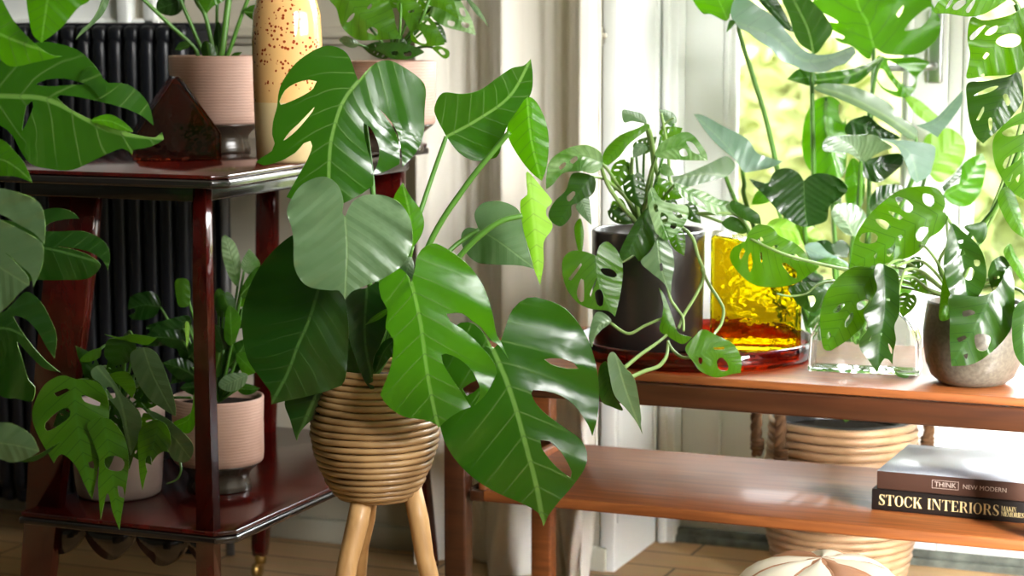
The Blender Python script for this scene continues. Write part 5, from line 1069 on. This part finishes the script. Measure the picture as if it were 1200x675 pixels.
B_([(1115, 262), (1128, 271), (1143, 284), (1153, 300), (1156, 325), (1148, 345), (1135, 357), (1120, 352), (1110, 335), (1106, 310), (1109, 285)], [(1116, 264), (1128, 305), (1134, 354)], 3.13, 'adad', [(1112, 300, 3.22)], tilt=-.15, fold=-.3, rip=.12, holes=[[(1122, 282), (1129, 281), (1128, 285), (1123, 285)], [(1121, 294), (1129, 292), (1131, 298), (1124, 299)], [(1128, 320), (1137, 313), (1142, 318), (1138, 328), (1131, 327)], [(1141, 305), (1148, 305), (1148, 311), (1143, 312)]])
B_([(1112, 347.5), (1128, 346), (1148, 347.5), (1167.5, 338), (1183, 312), (1188, 330), (1188.7, 347.5), (1188.7, 370), (1180.5, 393), (1157.7, 416), (1138, 427), (1115, 429, 1), (1113, 403), (1113, 370)], [(1170, 325), (1148, 375), (1116, 427)], 3.10, 'adad', [(1150, 330, 3.18)], tilt=-.1, rip=.10, holes=[[(1128, 365), (1138, 363), (1143, 367), (1136, 370), (1129, 371)], [(1142, 394), (1152, 391), (1161, 396), (1156, 410), (1145, 409)], [(1121, 397), (1131, 393), (1133, 396), (1124, 401)], [(1129, 416), (1134, 414), (1133, 421)]])
B_([(1100.7, 373.5), (1102, 350), (1107, 318), (1114, 335), (1115, 366), (1110, 375)], [(1108, 322), (1108, 350), (1103, 373)], 3.14, 'adan', None, fold=.3)
B_([(1158, 325), (1160, 312), (1164, 305), (1174, 300), (1182, 308), (1185, 331), (1178, 350), (1166, 345)], [(1166, 304), (1172, 325), (1178, 349)], 3.12, 'adad', None, holes=[[(1163, 337), (1172, 335), (1176, 341), (1168, 342)]])
B_([(1176, 296), (1184, 285.6), (1190, 298), (1200, 315), (1206, 335), (1198, 330), (1187, 315)], [(1183, 288), (1192, 308), (1204, 333)], 3.11, 'adan', [(1170, 320, 3.18)])
B_([(1188, 364), (1200, 352), (1215, 360), (1215, 420), (1203, 431), (1190, 416), (1186, 393)], [(1205, 355), (1200, 390), (1202, 429)], 3.08, 'adad', [(1160, 335, 3.2), (1195, 340, 3.12)])
B_([(1130, 266), (1142, 262), (1154.5, 261), (1156, 276), (1148, 286), (1140, 276)], [(1154, 263), (1144, 268), (1132, 267)], 3.16, 'adad', None)
# upper trails of the same plant
B_([(1094, 14), (1104, -4), (1125, -26), (1160, -34), (1180, -5), (1173, 5), (1152, 16.6), (1134.6, 19.5), (1111, 16)], [(1172, -6), (1135, 0), (1096, 13)], 3.12, 'adan', [(1180, 200, 3.2), (1205, 90, 3.16), (1195, 10, 3.13)], holes=[[(1116, 9), (1123, 1), (1132, 0), (1132, 4), (1121, 12)], [(1131.5, 12), (1137, 4), (1143, -2), (1142, 4), (1135, 15)], [(1108, 10), (1112, 2), (1118, -6), (1118, -2), (1112, 8)]])
B_([(1138, 21), (1152, 24), (1167, 22), (1185, 17), (1206, 8), (1212, 40), (1205, 66), (1194, 85), (1176, 88), (1158.5, 89), (1142, 91), (1132.5, 91), (1135, 76), (1136.7, 62), (1133.6, 43.6)], [(1190, 18), (1165, 55), (1135, 90)], 3.10, 'adan', None, tilt=-.1, rip=.12, holes=[[(1136, 44), (1144, 35), (1155, 29), (1152, 34), (1140, 47)], [(1154, 39.5), (1160.5, 33), (1169, 30), (1167, 37), (1159, 41.5)], [(1167, 49), (1173, 42.5), (1185.5, 39.5), (1195, 42.5), (1196, 50), (1187.5, 55), (1173, 54)], [(1151.6, 67.5), (1156, 61), (1159.5, 63), (1154, 69.5)], [(1149, 88), (1153, 86), (1154, 88), (1151, 91)]])
B_([(1134, 98), (1155, 95), (1180, 90), (1195, 86), (1199, 115), (1187, 135), (1170, 152), (1152, 168, 1), (1142, 158), (1136, 140), (1133, 118)], [(1188, 90), (1170, 125), (1152, 166)], 3.07, 'adad', None, tilt=-.1, holes=[[(1141, 112), (1158, 103), (1170, 101), (1160, 108)], [(1144, 141), (1152, 125), (1153, 130), (1147, 141)], [(1158, 140), (1162, 138), (1163, 148), (1160, 153)], [(1175, 112), (1180, 110), (1184, 120), (1180, 124)]])
B_([(1165, 161), (1187, 137), (1204, 132), (1222, 145), (1220, 200), (1208, 238, 1), (1190, 228), (1182, 220), (1175, 210.6), (1165, 189)], [(1207, 140), (1200, 185), (1207, 236)], 3.08, 'adan', [(1176, 230, 3.18), (1215, 170, 3.12)], holes=[[(1174, 156), (1184, 149), (1200, 145.5), (1200, 156), (1182, 160)], [(1175, 194), (1180, 184.5), (1196, 177.5), (1194, 187), (1177, 198)], [(1181, 212), (1187, 203.5), (1184, 213)], [(1190, 208), (1195, 204), (1193, 214)]])
B_([(1169, 232), (1177, 219), (1189, 228), (1196, 250), (1202, 280, 1), (1187, 270), (1175, 251)], [(1178, 221), (1186, 245), (1201, 278)], 3.06, 'adan', None)
STEM(chz, [QC, (1132, 285, 3.25), (1154, 259, 3.21), (1168, 240, 3.18), (1185, 200, 3.15), (1208, 130, 3.13), (1208, 60, 3.12), (1190, 5, 3.12)], .0042, .0034, 'stem')
for s_ in ([QC, (1100, 310, 3.24), (1085, 290, 3.2), (1078, 288, 3.19)], [QC, (1095, 318, 3.22), (1075, 305, 3.18), (1050, 312, 3.14)], [QC, (1098, 332, 3.22), (1080, 318, 3.18), (1062, 316, 3.16), (1056, 330, 3.14), (1052, 350, 3.14)], [QC, (1090, 340, 3.22), (1070, 325, 3.18), (1050, 325, 3.15)], [QC, (1120, 310, 3.22), (1112, 285, 3.2), (1109, 255, 3.2)]):
    STEM(chz, s_, .0026, .002, 'stem_pale')
# leaf reaching in front of the yellow glass
s = 750/200
B_(AT([(440, 10), (425, 45), (375, 75), (358, 110), (370, 150), (410, 200), (470, 240), (550, 250), (640, 235), (700, 200), (750, 158), (715, 145), (690, 100), (650, 60), (600, 35), (570, 20), (540, -15), (480, -25)], s, (760, 270)), AT([(445, 35), (520, 85), (620, 130), (745, 158)], s, (760, 270)), 3.24, 'adan', [(1060, 330, 3.24), (1000, 318, 3.22), (925, 300, 3.22)], tilt=0, roll=.1, rip=.10,
  holes=[AT(h, s, (760, 270)) for h in [[(400, 105), (415, 75), (425, 90), (405, 130)], [(440, 110), (450, 95), (458, 150), (445, 185), (437, 150)], [(490, 95), (498, 95), (500, 140), (494, 140)], [(585, 145), (600, 140), (650, 180), (650, 210), (625, 200)], [(535, 75), (565, 62), (572, 70), (545, 85)], [(620, 105), (650, 105), (665, 130), (640, 128)], [(480, 40), (495, 28), (505, 45), (490, 52)]]])
B_([(925, 337), (945, 330), (965, 335), (968, 350), (955, 366), (940, 360), (930, 350)], [(965, 340), (945, 345), (930, 345)], 3.26, 'adad', None, holes=[[(945, 350), (951, 345), (956, 352), (950, 360)]])
STEM(chz, [QC, (1050, 335, 3.24), (985, 330, 3.22), (960, 333, 3.21), (945, 344, 3.2), (925, 347, 3.2), (910, 344, 3.2)], .0024, .0014, 'stem_pale')
for i, (bx, by, tx, ty, w, d, mt) in enumerate([(1050, 330, 1036, 350, .8, 3.2, 'adad'), (1066, 345, 1058, 372, .9, 3.22, 'adan'), (1072, 320, 1088, 345, .7, 3.22, 'adan'), (1080, 305, 1060, 318, .7, 3.2, 'adad'), (1020, 315, 1040, 326, .7, 3.18, 'adan')]):
    TL(chz, (bx, by), (tx, ty), w, d, mt, .06, 3, i+80, fold=.3, rip=.09)
SKY, SIDE, FILL, LOW, DOOR, EXPO = 5.2, 22, 8, 17, 190, .64
# ================================================================ light and camera
W = bpy.data.worlds.new('overcast'); SC.world = W; W.use_nodes = True
nt = W.node_tree; bg = nt.nodes['Background']
tc = N(nt, 'ShaderNodeTexCoord'); sx = N(nt, 'ShaderNodeSeparateXYZ'); rp = N(nt, 'ShaderNodeValToRGB')
nt.links.new(tc.outputs['Generated'], sx.inputs[0]); nt.links.new(sx.outputs['Z'], rp.inputs['Fac'])
rp.color_ramp.elements[0].position = 0; rp.color_ramp.elements[0].color = (.80, .84, .80, 1)
rp.color_ramp.elements[1].position = .6; rp.color_ramp.elements[1].color = (.92, .96, 1, 1)
nt.links.new(rp.outputs[0], bg.inputs['Color']); bg.inputs['Strength'].default_value = SKY
def area(name, loc, aim, sx_, sy_, power, col=(1, 1, 1), spread=180):
    l = bpy.data.lights.new(name, 'AREA'); l.shape = 'RECTANGLE'; l.size = sx_; l.size_y = sy_; l.energy = power; l.color = col; l.spread = radians(spread)
    o = bpy.data.objects.new(name, l); COL.objects.link(o); o.location = loc
    o.rotation_euler = (Vector(aim)-Vector(loc)).to_track_quat('-Z', 'Y').to_euler()
    return o
area('window_daylight', (XR-.06, 2.9, 1.72), (-1.6, 3.0, 2.12), 1.4, .9, SIDE, (1, .985, .96), 78)  # added lamp inside the room, standing in for daylight from the right
area('window_daylight', (.76, 1.7, 1.7), (-1.25, 2.85, .85), .7, .8, FILL, (1, .985, .96), 50)  # added fill lamp for the middle plant, no opening behind it
area('window_daylight', (.79, 2.55, .70), (-.95, 4.1, .26), .7, .6, LOW, (1, .985, .96), 44)  # added low lamp to brighten the floor and panels under the table
area('door_daylight', (-.45, 4.75, 1.95), (-.9, 2.6, .5), 1.7, 1.1, DOOR, (.96, 1, 1))
SC.view_settings.view_transform = 'Standard'; SC.view_settings.look = 'None'
SC.view_settings.exposure = EXPO; SC.view_settings.gamma = 1; SC.view_settings.use_curve_mapping = False
SC.cycles.use_denoising = True; SC.cycles.max_bounces = 12; SC.cycles.transparent_max_bounces = 16; SC.cycles.transmission_bounces = 10
SC.cycles.caustics_refractive = True; SC.cycles.caustics_reflective = False
SC.cycles.sample_clamp_indirect = 6
cam = bpy.data.cameras.new('camera'); co = bpy.data.objects.new('camera', cam); COL.objects.link(co); SC.camera = co
cam.sensor_width = 36; cam.lens = FPX/1200*36; cam.clip_start = .05
co.location = (0, 0, HCAM); co.rotation_euler = (pi/2-PITCH, 0, YAW)
cam.dof.use_dof = True; cam.dof.focus_distance = 3.08; cam.dof.aperture_fstop = 4.8
for o in bpy.data.objects:
    if 'at' in o: del o['at']
